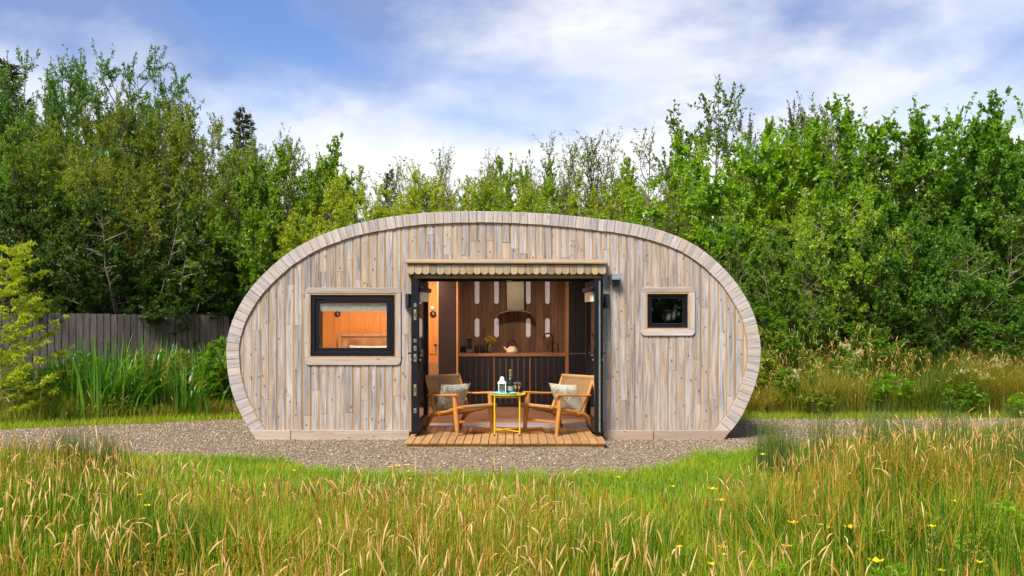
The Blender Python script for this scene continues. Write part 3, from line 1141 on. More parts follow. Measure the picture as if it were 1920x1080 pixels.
# ---- wall lamps and flood lamp
for px, nm in ((764.5, 'l'), (1137.5, 'r')):
    c = W(px, 577, -0.05)
    mb = MB()
    prof = []
    for k in range(9):
        a = math.pi * k / 8
        prof.append((0.038 * math.cos(a), -0.004 - 0.075 * math.sin(a)))
    n0 = len(mb.v)
    for zz in (0.0, 0.185):
        mb.v += [(x_, y_, zz) for x_, y_ in prof]
    for k in range(9):
        j = (k + 1) % 9
        mb.f.append((k, j, 9 + j, 9 + k)[::-1])
        mb.m.append(0)
    mb.f.append(tuple(range(9)))
    mb.f.append(tuple(reversed(range(9, 18))))
    mb.m += [0, 0]
    mb.build('wall_lamp', M['lamp_dark'], cabin, loc=(c.x, 0, c.z), bevel=0.003)
c = W(1154.5, 536, -0.05)
fl_o = MB().box(-0.05, 0.05, -0.075, -0.003, 0.0, 0.085).build('flood_lamp', M['lamp_dark'], cabin, loc=(c.x, 0, c.z), bevel=0.012, seg=2)
MB().quadbox(((-0.056, -0.135, 0.075), (0.056, -0.135, 0.075), (0.056, -0.003, 0.087), (-0.056, -0.003, 0.087),
              (-0.056, -0.12, 0.125), (0.056, -0.12, 0.125), (0.056, -0.003, 0.165), (-0.056, -0.003, 0.165))).build('lamp_hood', M['lamp_grey'], fl_o, bevel=0.012, seg=2)

# ------------------------------------------------------------------ inside the cabin
BWY = 3.80
bw = MB()
bw.box(-1.0, 1.0, BWY + 0.022, BWY + 0.06, 0.11, 2.44)
bwo = bw.build('kitchen_wall', M['backwall'], cabin)
SLX = [W(p, 600, BWY).x for p in (894.5, 931, 990.5, 1026.5)]
SLW = 0.040
xx = -0.985
while xx < 0.98:
    w = rp.uniform(0.105, 0.15)
    xb = min(xx + w, 0.985)
    rects = [(xx, xb, 0.9, 2.435)]
    MB().box(xx + 0.001, xb - 0.0012, BWY - rp.uniform(0.0, 0.004), BWY + 0.0215, 0.95, 2.435).build('kitchen_board', M['backwall'], bwo)
    xx = xb
for sx_ in SLX:
    for za, zb in ((1.27, 1.60), (1.85, 2.32)):
        mb = MB()
        pts = [(sx_ + SLW * math.cos(R(a)), zb - SLW + SLW * math.sin(R(a))) for a in range(0, 181, 15)] + [(sx_ + SLW * math.cos(R(a)), za + SLW + SLW * math.sin(R(a))) for a in range(180, 361, 15)]
        mb.prism_y(pts, BWY - 0.010, BWY - 0.005)
        mb.build('slot_window', M['slot'], bwo)
# partition lining of the bedroom side and the bathroom side
MB().box(-3.2, -1.22, 3.30, 3.34, 0.11, 2.44).build('bedroom_panel', M['orange_ply'], cabin)
for i in range(7):
    MB().box(-3.0 + i * 0.26, -2.744 + i * 0.26, 3.288, 3.2995, 1.0, 2.44).build('wall_panel', M['orange_ply'], cabin)
MB().box(-1.90, -1.23, 3.26, 3.287, 0.11, 0.86).build('bedroom_dado', M['headboard'], cabin)
MB().box(1.26, 1.30, 0.9, 3.9, 0.11, 2.44).build('bathroom_partition', M['navy_black'], cabin)
MB().box(-1.58, -1.545, 0.15, 1.9, 0.11, 2.44).build('bedroom_partition', M['orange_ply'], cabin)

# kitchen unit
CY = 3.23
ku = empty('kitchen_unit', (0, CY, 0.11))
tag(ku, 'low dark slatted kitchen unit with wooden worktop along the back wall', 'kitchen unit')


def kbuild(mb, name, mt, **kw):
    o = mb.build(name, mt, ku, **kw)
    o.location = (0, -CY, -0.11)
    return o


kx0, kx1 = -0.905, 0.905
kbuild(MB().box(kx0 - 0.01, kx1 + 0.008, CY - 0.015, BWY - 0.006, 0.965, 1.012), 'worktop', M['copper_wood'], bevel=0.003)
kbuild(MB().box(kx0, kx1, CY + 0.020, BWY - 0.01, 0.115, 0.964), 'carcass', M['gap_line'])
ns = 18
for i in range(ns):
    a = kx0 + (kx1 - kx0) * i / ns
    b = kx0 + (kx1 - kx0) * (i + 1) / ns
    la = 0.0095 if i % 6 == 0 else 0.0028
    lb = 0.0095 if i % 6 == 5 else 0.0028
    kbuild(MB().box(a + la, b - lb, CY + 0.010, CY + 0.019, 0.17, 0.955), 'cabinet_slat', M['navy_black'])
for i in range(4):
    a = kx0 + (kx1 - kx0) * i / 3
    kbuild(MB().box(a - 0.008, a + 0.008, CY + 0.001, CY + 0.019, 0.17, 0.955), 'cabinet_divider', M['strip_wood'])
kbuild(MB().box(kx0, kx1, CY + 0.006, CY + 0.019, 0.112, 0.165), 'kickboard', M['navy_black'])
tp = MB()
c = W(1036, 662, 3.55)
tap_pts = [(c.x, 3.55, 1.0125), (c.x, 3.55, 1.27)] + [(c.x - 0.075 + 0.075 * math.cos(R(a)), 3.55, 1.27 + 0.075 * math.sin(R(a))) for a in range(15, 181, 15)] + [(c.x - 0.152, 3.55, 1.22)]
tp.tube(tap_pts, [0.018, 0.014] + [0.012] * (len(tap_pts) - 2), 10)
tp.tube([(c.x, 3.55, 1.06), (c.x + 0.055, 3.55, 1.08)], 0.008, 8)
kbuild(tp, 'tap', M['black_metal'], smooth=True)

# tall units each side
ft = empty('fridge_housing', (-1.06, 2.95, 0.11))
tag(ft, 'tall dark brown fridge housing left of the kitchen wall', 'cabinet')
MB().box(-0.155, 0.14, 0, 0.8, 0, 2.3).build('door_panel', M['fridge'], ft, bevel=0.003)
MB().box(0.141, 0.163, -0.004, 0.6, 0, 2.3).build('edge_strip', M['strip_wood'], ft)
MB().box(-0.175, -0.156, -0.004, 0.6, 0, 2.3).build('edge_strip', M['strip_wood'], ft)
tu = empty('slatted_wardrobe', (1.06, 3.0, 0.11))
tag(tu, 'tall black slatted wardrobe right of the kitchen worktop', 'cabinet')
MB().box(-0.12, 0.19, 0.02, 0.8, 0, 2.3).build('carcass', M['gap_line'], tu)
MB().box(-0.145, -0.1205, 0, 0.78, 0, 2.3).build('edge_strip', M['strip_wood'], tu)
for i in range(3):
    for za, zb in ((0.05, 0.90), (0.92, 2.28)):
        MB().box(-0.118 + i * 0.105, -0.118 + i * 0.105 + 0.101, 0.0, 0.019, za, zb).build('wardrobe_slat', M['navy_black'], tu)

# cooker hood
hd = empty('cooker_hood', (0.06, 3.6, 1.70))
tag(hd, 'steel chimney cooker hood with curved visor on the brown board wall', 'cooker hood')
MB().box(-0.15, 0.15, -0.08, 0.19, 0.045, 0.73).build('chimney', M['steel'], hd, bevel=0.004)
vis = MB()
n0 = 0
cols = 14
for i in range(cols + 1):
    u = -1 + 2 * i / cols
    xh = 0.27 * u
    zc = 0.05 * (1 - u * u) - 0.01
    for (yy, dz) in ((-0.24, -0.012), (0.18, 0.0), (0.18, 0.014), (-0.24, 0.002)):
        vis.v.append((xh, yy, zc + dz))
for i in range(cols):
    for k in range(4):
        a, b = i * 4 + k, i * 4 + (k + 1) % 4
        vis.f.append((a, b, b + 4, a + 4))
        vis.m.append(0)
vis.f += [(0, 3, 2, 1), tuple(cols * 4 + k for k in range(4))]
vis.m += [0, 0]
vis.build('visor', M['steel'], hd, smooth=True)

WT = 1.0125
# kettle
kt = empty('kettle', (W(960, 662, 3.42).x, 3.42, WT))
tag(kt, 'cream enamel kettle with black arched handle on the worktop', 'kettle')
MB().lathe([(0.085, 0), (0.098, 0.012), (0.098, 0.035), (0.085, 0.075), (0.055, 0.105), (0.03, 0.115), (0.0, 0.117)], n=24).build('body', M['cream_enamel'], kt, smooth=True)
MB().lathe([(0.012, 0.116), (0.016, 0.128), (0.0, 0.136)], n=12).build('lid_knob', M['black_metal'], kt)
MB().tube([(0.085 * math.cos(R(a)), 0, 0.085 + 0.125 * math.sin(R(a))) for a in range(0, 181, 15)], 0.010, 8).build('handle', M['black_metal'], kt, smooth=True)
MB().tube([(-0.08, 0, 0.05), (-0.115, 0, 0.075), (-0.14, 0, 0.105)], [0.02, 0.016, 0.011], 10).build('spout', M['cream_enamel'], kt, smooth=True)
# speaker
rd = empty('speaker', (W(880.5, 662, 3.5).x, 3.5, WT))
tag(rd, 'small grey framed speaker with two black cones at the left of worktop', 'speaker')
MB().box(-0.055, 0.055, -0.06, 0.06, 0.0, 0.265).build('body', M['lamp_grey'], rd, bevel=0.008)
MB().box(-0.044, 0.044, -0.0635, -0.0605, 0.06, 0.255).build('grille', M['navy_black'], rd)
for zz, rr in ((0.105, 0.036), (0.205, 0.034)):
    o = MB().lathe([(rr, 0), (rr, 0.004), (rr * 0.8, 0.003), (rr * 0.2, -0.0), (0, 0.002)], n=20).build('cone', M['black_metal'], rd, loc=(0, -0.064, zz))
    o.rotation_euler = (R(90), 0, 0)
# jars
for px, lab in ((894, 'small dark storage jar with pale lid beside the speaker'), (904.5, 'dark storage jar with pale lid beside the flower vase')):
    j = empty('storage_jar', (W(px, 660, 3.45).x, 3.45, WT))
    tag(j, lab, 'jar', 'dark jars on the worktop')
    MB().lathe([(0.034, 0), (0.038, 0.01), (0.038, 0.10), (0.03, 0.12)], n=16).build('body', M['bottle'], j, smooth=True)
    MB().lathe([(0.034, 0.121), (0.036, 0.13), (0.034, 0.155), (0.0, 0.158)], n=16).build('lid', M['steel'], j, smooth=True)
# vase and bouquet
vx = W(919, 660, 3.42).x
va = MB().lathe([(0.045, 0), (0.05, 0.01), (0.062, 0.06), (0.055, 0.13), (0.048, 0.165), (0.044, 0.165), (0.05, 0.12), (0.055, 0.06), (0.042, 0.014), (0, 0.012)], n=20).build('glass_vase', M['clear'], None, smooth=True, loc=(vx, 3.42, WT))
tag(va, 'clear glass vase holding yellow flowers on the worktop', 'vase')
bq = empty('flower_bouquet', (vx, 3.42, WT + 0.015))
tag(bq, 'bunch of yellow flowers in the glass vase', 'flowers')
rf = random.Random(3)
for i in range(11):
    a, r = rf.uniform(0, 6.28), rf.uniform(0.01, 0.085)
    tip = (r * math.cos(a) * 1.1, r * math.sin(a) * 0.7, rf.uniform(0.21, 0.27) - r * 0.5)
    MB().tube([(0.01 * math.cos(a), 0.01 * math.sin(a), 0), (tip[0] * 0.5, tip[1] * 0.5, 0.14), tip], 0.003, 5).build('stem', M['stem_green'], bq)
    hb = MB()
    for k in range(3):
        rr = 0.030 * (1 - 0.27 * k)
        ring = [(tip[0] + rr * math.cos(t), tip[1] + rr * math.sin(t), tip[2] + 0.008 * k + 0.006 * math.cos(t * 4)) for t in [2 * math.pi * q / 12 for q in range(12)]]
        b0 = len(hb.v)
        hb.v += ring + [(tip[0], tip[1], tip[2] - 0.014 + 0.012 * k)]
        for q in range(12):
            hb.f.append((b0 + q, b0 + (q + 1) % 12, b0 + 12))
            hb.m.append(0)
    hb.build('bloom', M['bouquet'], bq)

# round clock, thermostat, bedroom porthole clock
for px, py, yy, r, nm, lab in ((812, 589, 3.287, 0.055, 'wall_clock', 'small round black wall clock on the orange panel beside the fridge housing'),
                               (633, 589, 3.287, 0.050, 'wall_clock', 'round dark wall clock seen through the large left window')):
    p = W(px, py, yy)
    o = empty(nm, (p.x, yy - 0.001, p.z))
    tag(o, lab, 'clock', 'round wall clocks')
    q = MB().lathe([(r, 0), (r, 0.012), (r * 0.88, 0.016), (r * 0.86, 0.010), (0, 0.010)], n=28).build('case', M['clock'], o, smooth=True)
    q.rotation_euler = (R(90), 0, 0)
    MB().box(-0.003, 0.003, -0.013, -0.011, 0, r * 0.6).build('hand', M['white_text'], o)
    MB().box(-0.002, r * 0.45, -0.0155, -0.0135, -0.002, 0.003).build('hand', M['white_text'], o)
p = W(811, 577, 3.287)
th_o = MB().lathe([(0.03, 0), (0.03, 0.015), (0.024, 0.02), (0, 0.02)], n=20).build('thermostat', M['white_paint'], None, smooth=True, loc=(p.x, 3.2865, p.z))
th_o.rotation_euler = (R(90), 0, 0)
tag(th_o, 'small white round thermostat above the black clock', 'thermostat')
p = W(816.5, 647, 3.26)
dk = MB().lathe([(0.018, 0), (0.018, 0.01), (0.010, 0.02), (0.026, 0.045), (0.02, 0.06), (0, 0.062)], n=16).build('coat_knob', M['steel'], None, smooth=True, loc=(p.x, 3.2865, p.z))
dk.rotation_euler = (R(90), 0, 0)
tag(dk, 'small steel knob on the orange panel beside the fridge housing', 'knob')

# bed
bd = empty('bed', (-2.35, 2.6, 0.11))
tag(bd, 'wooden bed with planked headboard seen through the left window', 'bed')
MB().box(-0.55, 0.75, 0.56, 0.60, 0.0, 1.19).build('headboard_back', M['headboard'], bd)
for i in range(11):
    MB().box(-0.50 + i * 0.11, -0.394 + i * 0.11, 0.545, 0.559, 0.3, 1.13).build('headboard_slat', M['headboard'], bd)
MB().box(-0.56, 0.76, 0.53, 0.61, 1.19, 1.24).build('headboard_rail', M['headboard'], bd, bevel=0.004)
MB().box(-0.565, -0.51, 0.53, 0.5445, 0.0, 1.19).build('headboard_post', M['headboard'], bd)
MB().box(-0.50, 0.72, -1.3, 0.52, 0.35, 0.86).build('mattress', M['linen'], bd, bevel=0.05, seg=3)
MB().box(-0.52, 0.74, -1.35, 0.525, 0.0, 0.34).build('bed_base', M['headboard'], bd)


def pillow_mesh(name, w, h, t, mat, n=12):
    V, F = [], []
    for side in (1, -1):
        for i in range(n + 1):
            for j in range(n + 1):
                u, v = -1 + 2 * i / n, -1 + 2 * j / n
                pin = 1 - 0.10 * (u * u * (1 - v * v) + v * v * (1 - u * u)) * 1.0
                th_ = ((1 - u ** 4) * (1 - v ** 4)) ** 0.55 * t / 2 * (1 + 0.12 * math.sin(7 * u + 3 * v))
                V.append((u * w / 2 * (1 - 0.06 * (1 - v * v)), side * th_, v * h / 2 * (1 - 0.06 * (1 - u * u))))
        b = 0 if side == 1 else (n + 1) ** 2
        for i in range(n):
            for j in range(n):
                a = b + i * (n + 1) + j
                q = (a, a + 1, a + n + 2, a + n + 1)
                F.append(q if side == 1 else q[::-1])
    me = bpy.data.meshes.new(name)
    me.from_pydata(V, [], F)
    me.materials.append(mat)
    me.polygons.foreach_set("use_smooth", [True] * len(me.polygons))
    me.update()
    return me


pl = link(bpy.data.objects.new('pillow', pillow_mesh('pillow', 0.75, 0.42, 0.16, M['linen'])))
pl.location = (-2.33, 2.96, 0.97)
pl.rotation_euler = (R(-28), 0, 0)
tag(pl, 'pale pillow propped on the bed behind the left window', 'pillow')

# ceiling lamps that light the rooms
for nm, loc, e, lab in (('ceiling_lamp', (-2.45, 1.7, 2.43), 42, 'round ceiling lamp glowing above the bed'), ('ceiling_lamp', (0.0, 1.9, 2.43), 24, 'round ceiling lamp over the kitchen floor'),
                        ('ceiling_lamp', (-1.40, 2.6, 2.43), 16, 'round ceiling lamp in the passage beside the fridge housing')):
    o = empty(nm, loc)
    tag(o, lab, 'lamp', 'cabin ceiling lamps')
    MB().lathe([(0.09, -0.03), (0.10, -0.02), (0.10, 0.0)], n=24).build('housing', M['white_paint'], o)
    MB().lathe([(0.085, -0.034), (0.085, -0.031)], n=24).build('diffuser', M['lamp_glow'], o)
    ld = bpy.data.lights.new('lamp_light', 'AREA')
    ld.shape = 'DISK'
    ld.size = 0.16
    ld.energy = e
    ld.color = (1.0, 0.72, 0.48)
    lo = link(bpy.data.objects.new('lamp_light', ld), o)
    lo.location = (0, 0, -0.04)

# ------------------------------------------------------------------ deck
dk_o = empty('deck', (0, -0.02, 0))
tag(dk_o, 'low honey-coloured softwood deck in front of the open doors', 'deck')
DY0, DY1 = -0.84, 0.715
dx0, dx1 = W(757.5, 829, DY0).x, W(1138, 829, DY0).x
nb = 24
wd = (dx1 - dx0) / nb
for i in range(nb):
    a, b = dx0 + i * wd, dx0 + (i + 1) * wd
    y1 = DY1
    if a < DOOR[0] + 0.09 or b > DOOR[1] - 0.09:
        y1 = -0.045
    j = rp.uniform(-0.004, 0.004)
    MB().box(a + 0.004, b - 0.004, DY0 + j + 0.02, y1 + 0.02, 0.053, 0.081 + rp.uniform(-0.001, 0.001)).build('deck_board', M['deck'], dk_o, bevel=0.004)
xm = (dx0 + dx1) / 2 - 0.02
for a, b in ((dx0 + 0.03, xm - 0.001), (xm + 0.001, dx1 - 0.03)):
    MB().box(a, b, DY0 + 0.045, DY0 + 0.075, 0.0, 0.050).build('fascia_board', M['deck_x'], dk_o, bevel=0.003)
for i in range(4):
    MB().box(DOOR[0] + 0.1, DOOR[1] - 0.1, -0.45 + i * 0.36, -0.40 + i * 0.36, 0.0, 0.0525).build('joist', M['deck_x'], dk_o)
DT = 0.0825

# door mat
p = W(952, 805, 0.25)
mt_ = MB().box(-0.49, 0.49, -0.30, 0.30, 0.0, 0.014).build('door_mat', M['mat'], None, bevel=0.005, loc=(p.x, 0.33, DT))
tag(mt_, 'reddish brown coir door mat lying at the threshold', 'door mat')


# ------------------------------------------------------------------ lounge chairs
def spline(pts, k=6):
    P = [Vector(p) for p in pts]
    P = [P[0] * 2 - P[1]] + P + [P[-1] * 2 - P[-2]]
    out = []
    for i in range(1, len(P) - 2):
        a, b, c, d = P[i - 1], P[i], P[i + 1], P[i + 2]
        for s in range(k):
            t = s / k
            out.append(0.5 * ((2 * b) + (c - a) * t + (2 * a - 5 * b + 4 * c - d) * t * t + (3 * b - a - 3 * c + d) * t ** 3))
    out.append(P[-2])
    return out


def make_chair(loc, heading, label):
    """local +x is forward"""
    ch = empty('lounge_chair', loc, heading)
    tag(ch, label, 'chair', 'woven lounge chairs on the deck')
    hw = 0.292
    for s in (-1, 1):
        y = s * hw
        fl_ = spline([(0.265, y, 0.0), (0.250, y, 0.15), (0.225, y, 0.33), (0.205, y, 0.525)], 4)
        n = len(fl_)
        MB().tube(fl_, [0.018 + 0.019 * math.sin(math.pi * min(1, (i + 1.5) / (n * 0.75)) * 0.5 + 0) * (1 if i < n * 0.7 else 0.9) for i in range(n)], 10, flat=(0.75, 1.0)).build('front_leg', M['teak'], ch, smooth=True)
        rl = spline([(-0.15, y, 0.262), (-0.29, y, 0.235), (-0.40, y, 0.145), (-0.485, y, 0.0)], 5)
        n = len(rl)
        MB().tube(rl, [0.022 + 0.010 * math.sin(math.pi * i / (n - 1)) for i in range(n)], 10, flat=(0.75, 1.1)).build('rear_leg', M['teak'], ch, smooth=True)
        MB().tube(spline([(0.36, y * 0.96, 0.385), (0.20, y * 0.96, 0.350), (-0.02, y * 0.96, 0.292), (-0.29, y * 0.96, 0.248)], 4), 0.023, 8, flat=(0.8, 1.0)).build('seat_rail', M['teak'], ch, smooth=True)
        MB().tube(spline([(-0.255, y * 0.97, 0.245), (-0.372, y * 0.97, 0.47), (-0.490, y * 0.97, 0.725)], 4), [0.024] * 4 + [0.021] * 4 + [0.018], 8, flat=(0.85, 1.0)).build('back_stile', M['teak'], ch, smooth=True)
        ar = spline([(0.27, y * 1.02, 0.538), (0.10, y * 1.03, 0.525), (-0.15, y * 1.04, 0.505), (-0.40, y * 1.05, 0.495)], 4)
        n = len(ar)
        MB().tube(ar, [0.034 - 0.012 * i / (n - 1) for i in range(n)], 10, flat=(1.0, 0.55)).build('arm_rest', M['teak'], ch, smooth=True)
    MB().tube([(0.247, -hw, 0.175), (0.247, hw, 0.175)], 0.018, 8, flat=(0.7, 1.0)).build('stretcher', M['teak'], ch, smooth=True)
    MB().tube([(-0.285, -hw, 0.225), (-0.285, hw, 0.225)], 0.018, 8).build('stretcher', M['teak'], ch, smooth=True)
    # wrapped top rail and front rail
    MB().tube([(-0.490, -hw * 0.985, 0.725), (-0.490, hw * 0.985, 0.725)], 0.026, 10, flat=(0.8, 1.25)).build('top_rail', M['cord'], ch, smooth=True)
    MB().tube([(0.36, -hw * 0.97, 0.385), (0.36, hw * 0.97, 0.385)], 0.024, 10).build('front_rail', M['cord'], ch, smooth=True)

    def weave(name, path, half, nx, ny):
        P = spline(path, 10)
        m_ = len(P)

        def at(t):
            f = t * (m_ - 1)
            i = min(int(f), m_ - 2)
            return P[i].lerp(P[i + 1], f - i)
        mb = MB()
        for i in range(nx):                # cords across
            t = (i + 0.5) / nx
            q = at(t)
            tn = (at(min(1, t + 0.02)) - at(max(0, t - 0.02))).normalized()
            nr = Vector((-tn.z, 0, tn.x))
            pts = []
            for k in range(ny * 2 + 1):
                yy = -half + 2 * half * k / (ny * 2)
                w_ = 0.005 * math.cos(math.pi * (k / 2 + i)) if k % 1 == 0 else 0
                pts.append(Vector((q.x, yy, q.z)) + nr * w_)
            mb.tube(pts, 0.0062, 4, caps=False)
        for j in range(ny):                # cords lengthways
            yy = -half + 2 * half * (j + 0.5) / ny
            pts = []
            for k in range(nx * 1 + 1):
                t = k / nx
                q = at(t)
                pts.append((q.x, yy, q.z))
            mb.tube(pts, 0.0050, 4, caps=False)
        o = mb.build(name, M['cord'], ch)
        o["kind"] = "stuff"
        return o
    weave('woven_back', [(-0.265, 0, 0.265), (-0.367, 0, 0.47), (-0.482, 0, 0.71)], hw * 0.93, 30, 26)
    weave('woven_seat', [(0.355, 0, 0.40), (0.18, 0, 0.335), (-0.05, 0, 0.283), (-0.26, 0, 0.255)], hw * 0.93, 34, 26)
    cu = link(bpy.data.objects.new('cushion', pillow_mesh('cushion', 0.50, 0.43, 0.13, M['cushion'])))
    Mx = Matrix.Translation(Vector(loc)) @ Matrix.Rotation(heading, 4, 'Z') @ Matrix.Translation((-0.262, 0.0, 0.452)) @ Matrix.Rotation(R(90), 4, 'Z') @ Matrix.Rotation(R(25), 4, 'X')
    cu.matrix_world = Mx
    return ch, cu


c1, cu1 = make_chair((-0.655, 0.13, DT), R(-51), 'teak lounge chair with woven cord seat, left of the yellow table')
tag(cu1, 'speckled grey green square cushion on the left lounge chair', 'cushion', 'cushions on the lounge chairs')
c2, cu2 = make_chair((0.565, 0.13, DT), R(180 + 45), 'teak lounge chair with woven cord seat, right of the yellow table')
tag(cu2, 'speckled grey green square cushion on the right lounge chair', 'cushion', 'cushions on the lounge chairs')

# ------------------------------------------------------------------ tray table and what stands on it
TX, TY = W(951, 740, -0.10).x, -0.10
tb = empty('tray_table', (TX, TY, DT))
tag(tb, 'small round yellow metal tray table between the two chairs', 'table')
TH = 0.535
MB().lathe([(0.0, TH - 0.006), (0.238, TH - 0.006), (0.243, TH + 0.010), (0.239, TH + 0.010), (0.234, TH), (0.0, TH)], n=40).build('tray', M['yellow'], tb, smooth=True)
leg = 0.165
for sx_, sy_ in ((-1, -1), (1, -1), (1, 1), (-1, 1)):
    o = MB().tube([(sx_ * leg, sy_ * leg * 0.9, 0.022), (sx_ * leg, sy_ * leg * 0.9, TH - 0.008)], 0.0105, 8).build('leg', M['yellow'], tb, smooth=True)
    MB().lathe([(0.012, 0.0), (0.012, 0.021)], (sx_ * leg, sy_ * leg * 0.9, 0), n=10).build('foot', M['rubber'], o)
for s in (-1, 1):
    MB().tube([(-leg, -leg * 0.9 * s, 0.055 + 0.012 * (s > 0)), (0, 0, 0.062 + 0.014 * (s > 0)), (leg, leg * 0.9 * s, 0.055 + 0.012 * (s > 0))], 0.006, 6).build('cross_bar', M['yellow'], tb)
for s in (-1, 1):
    MB().tube([(s * leg, -leg * 0.9, TH - 0.03), (s * leg, leg * 0.9, TH - 0.03)], 0.006, 6).build('top_bar', M['yellow'], tb)
    MB().tube([(-leg, s * leg * 0.9, TH - 0.03), (leg, s * leg * 0.9, TH - 0.03)], 0.006, 6).build('top_bar', M['yellow'], tb)
tt = DT + TH + 0.0005
pt = MB().lathe([(0, 0.0), (0.15, 0.0), (0.166, 0.022), (0.169, 0.026), (0.160, 0.025), (0.145, 0.010), (0, 0.010)], n=36).build('plate', M['turquoise'], None, smooth=True, loc=(TX - 0.048, TY - 0.035, tt))
tag(pt, 'turquoise glazed plate lying on the yellow tray table', 'plate')
# lantern
ln = empty('lantern', (W(941.5, 738, -0.02).x, -0.02, tt))
tag(ln, 'white metal lantern with domed top on the yellow table', 'lantern')
s_ = 0.045
MB().box(-s_ - 0.004, s_ + 0.004, -s_ - 0.004, s_ + 0.004, 0.0, 0.014).build('base', M['white_paint'], ln, bevel=0.003)
for sx_, sy_ in ((-1, -1), (1, -1), (1, 1), (-1, 1)):
    MB().box(sx_ * s_ - 0.006, sx_ * s_ + 0.006, sy_ * s_ - 0.006, sy_ * s_ + 0.006, 0.0145, 0.135).build('post', M['white_paint'], ln)
MB().lathe([(0.022, 0.0145), (0.022, 0.11), (0.0, 0.112)], n=14).build('candle', M['white_paint'], ln, smooth=True)
MB().lathe([(0.062, 0.1355), (0.060, 0.15), (0.034, 0.176), (0.030, 0.178), (0.032, 0.20), (0.022, 0.222), (0.0, 0.232)], n=20).build('dome', M['white_paint'], ln, smooth=True)
for (a, b, c_, d) in ((-s_ + 0.007, s_ - 0.007, -s_ - 0.001, -s_ + 0.001), (-s_ + 0.007, s_ - 0.007, s_ - 0.001, s_ + 0.001)):
    MB().box(a, b, c_, d, 0.015, 0.134).build('pane', M['clear'], ln)
# bottle
bt = empty('wine_bottle', (W(956.8, 737, 0.03).x, 0.03, tt))
tag(bt, 'dark sparkling wine bottle with gold foil neck behind the lantern', 'bottle')
MB().lathe([(0.041, 0), (0.044, 0.006), (0.044, 0.135), (0.038, 0.17), (0.022, 0.20)], n=22).build('body', M['bottle'], bt, smooth=True)
MB().lathe([(0.0225, 0.198), (0.019, 0.225), (0.0175, 0.235)], n=18).build('collar', M['foil_dark'], bt, smooth=True)
MB().lathe([(0.018, 0.234), (0.0165, 0.275), (0.0175, 0.285), (0.019, 0.30), (0.017, 0.318), (0.0, 0.32)], n=18).build('foil', M['foil'], bt, smooth=True)
lb = MB()
for k in range(9):
    a = R(200 + 140 * k / 8)
    for zz in (0.035, 0.10):
        lb.v.append((0.0447 * math.cos(a), 0.0447 * math.sin(a), zz))
for k in range(8):
    lb.f.append((2 * k, 2 * k + 2, 2 * k + 3, 2 * k + 1))
    lb.m.append(0)
lb.build('bottle_label', M['label_paper'], bt)
for px, yy, lab in ((966.3, -0.06, 'stemmed wine glass with pale wine next to the bottle, left of the pair'), (972.8, -0.02, 'stemmed wine glass with pale wine at the right of the pair')):
    g = empty('wine_glass', (W(px, 738, yy).x, yy, tt))
    tag(g, lab, 'glass', 'wine glasses on the tray table')
    MB().lathe([(0.028, 0.0), (0.027, 0.003), (0.005, 0.006), (0.004, 0.055), (0.008, 0.062), (0.030, 0.090), (0.034, 0.12), (0.029, 0.160), (0.0275, 0.160), (0.032, 0.12), (0.028, 0.092), (0.0, 0.066)], n=18).build('bowl', M['clear'], g, smooth=True)
    MB().lathe([(0.0, 0.067), (0.026, 0.091), (0.0312, 0.108), (0.0, 0.108)], n=18).build('wine', M['wine'], g, smooth=True)

# ------------------------------------------------------------------ picket fence on the left
fe = empty('picket_fence', (-10, 10, 0))
tag(fe, 'dark grey close-boarded picket fence behind the iris bed', 'fence')
A, B = Vector((-14.5, 6.9, 0)), Vector((-7.55, 12.5, 0))
fd = (B - A)
fl_n = int(fd.length / 0.158)
fu = fd.normalized()
fn = Vector((fu.y, -fu.x, 0))
for i in range(fl_n):
    t = (i + 0.5) / fl_n
    p = A + fd * t - Vector((-10, 10, 0))
    w = 0.068
    top = 1.72 - 0.09 * t + rp.uniform(-0.012, 0.012)
    q = [p - fu * w, p + fu * w, p + fu * w - fn * 0.02, p - fu * w - fn * 0.02]
    MB().quadbox([(v.x, v.y, 0.0) for v in q] + [(v.x, v.y, top) for v in q]).build('picket', M['fence'], fe)
for zz in (0.45, 1.35):
    p0, p1 = A - Vector((-10, 10, 0)) - fn * 0.021, B - Vector((-10, 10, 0)) - fn * 0.021
    MB().quadbox(((p0.x, p0.y, zz), (p1.x, p1.y, zz), (p1.x - fn.x * 0.04, p1.y - fn.y * 0.04, zz), (p0.x - fn.x * 0.04, p0.y - fn.y * 0.04, zz),
                  (p0.x, p0.y, zz + 0.08), (p1.x, p1.y, zz + 0.08), (p1.x - fn.x * 0.04, p1.y - fn.y * 0.04, zz + 0.08), (p0.x - fn.x * 0.04, p0.y - fn.y * 0.04, zz + 0.08))).build('fence_rail', M['fence'], fe)


# ------------------------------------------------------------------ trees
def unit(v):
    return v / np.maximum(np.linalg.norm(v, axis=-1, keepdims=True), 1e-9)


def leaf_quads(P, D, Nn, L, Wd, rg):
    """diamond leaves: base P, direction D, normal Nn, length L, width Wd"""
    n = len(P)
    sd_ = unit(np.cross(D, Nn))
    nn = np.cross(sd_, D)
    tip = P + D * L[:, None] - nn * (0.12 * L)[:, None]
    mid = P + D * (0.45 * L)[:, None]
    lft = mid + sd_ * (Wd / 2)[:, None] + nn * (0.18 * Wd)[:, None]
    rgt = mid - sd_ * (Wd / 2)[:, None] + nn * (0.18 * Wd)[:, None]
    V = np.stack([P, rgt, tip, lft], 1).reshape(-1, 3)
    b = (np.arange(n) * 4)[:, None]
    T = np.concatenate([b + np.array([[0, 1, 2]]), b + np.array([[0, 2, 3]])], 0)
    return V, T


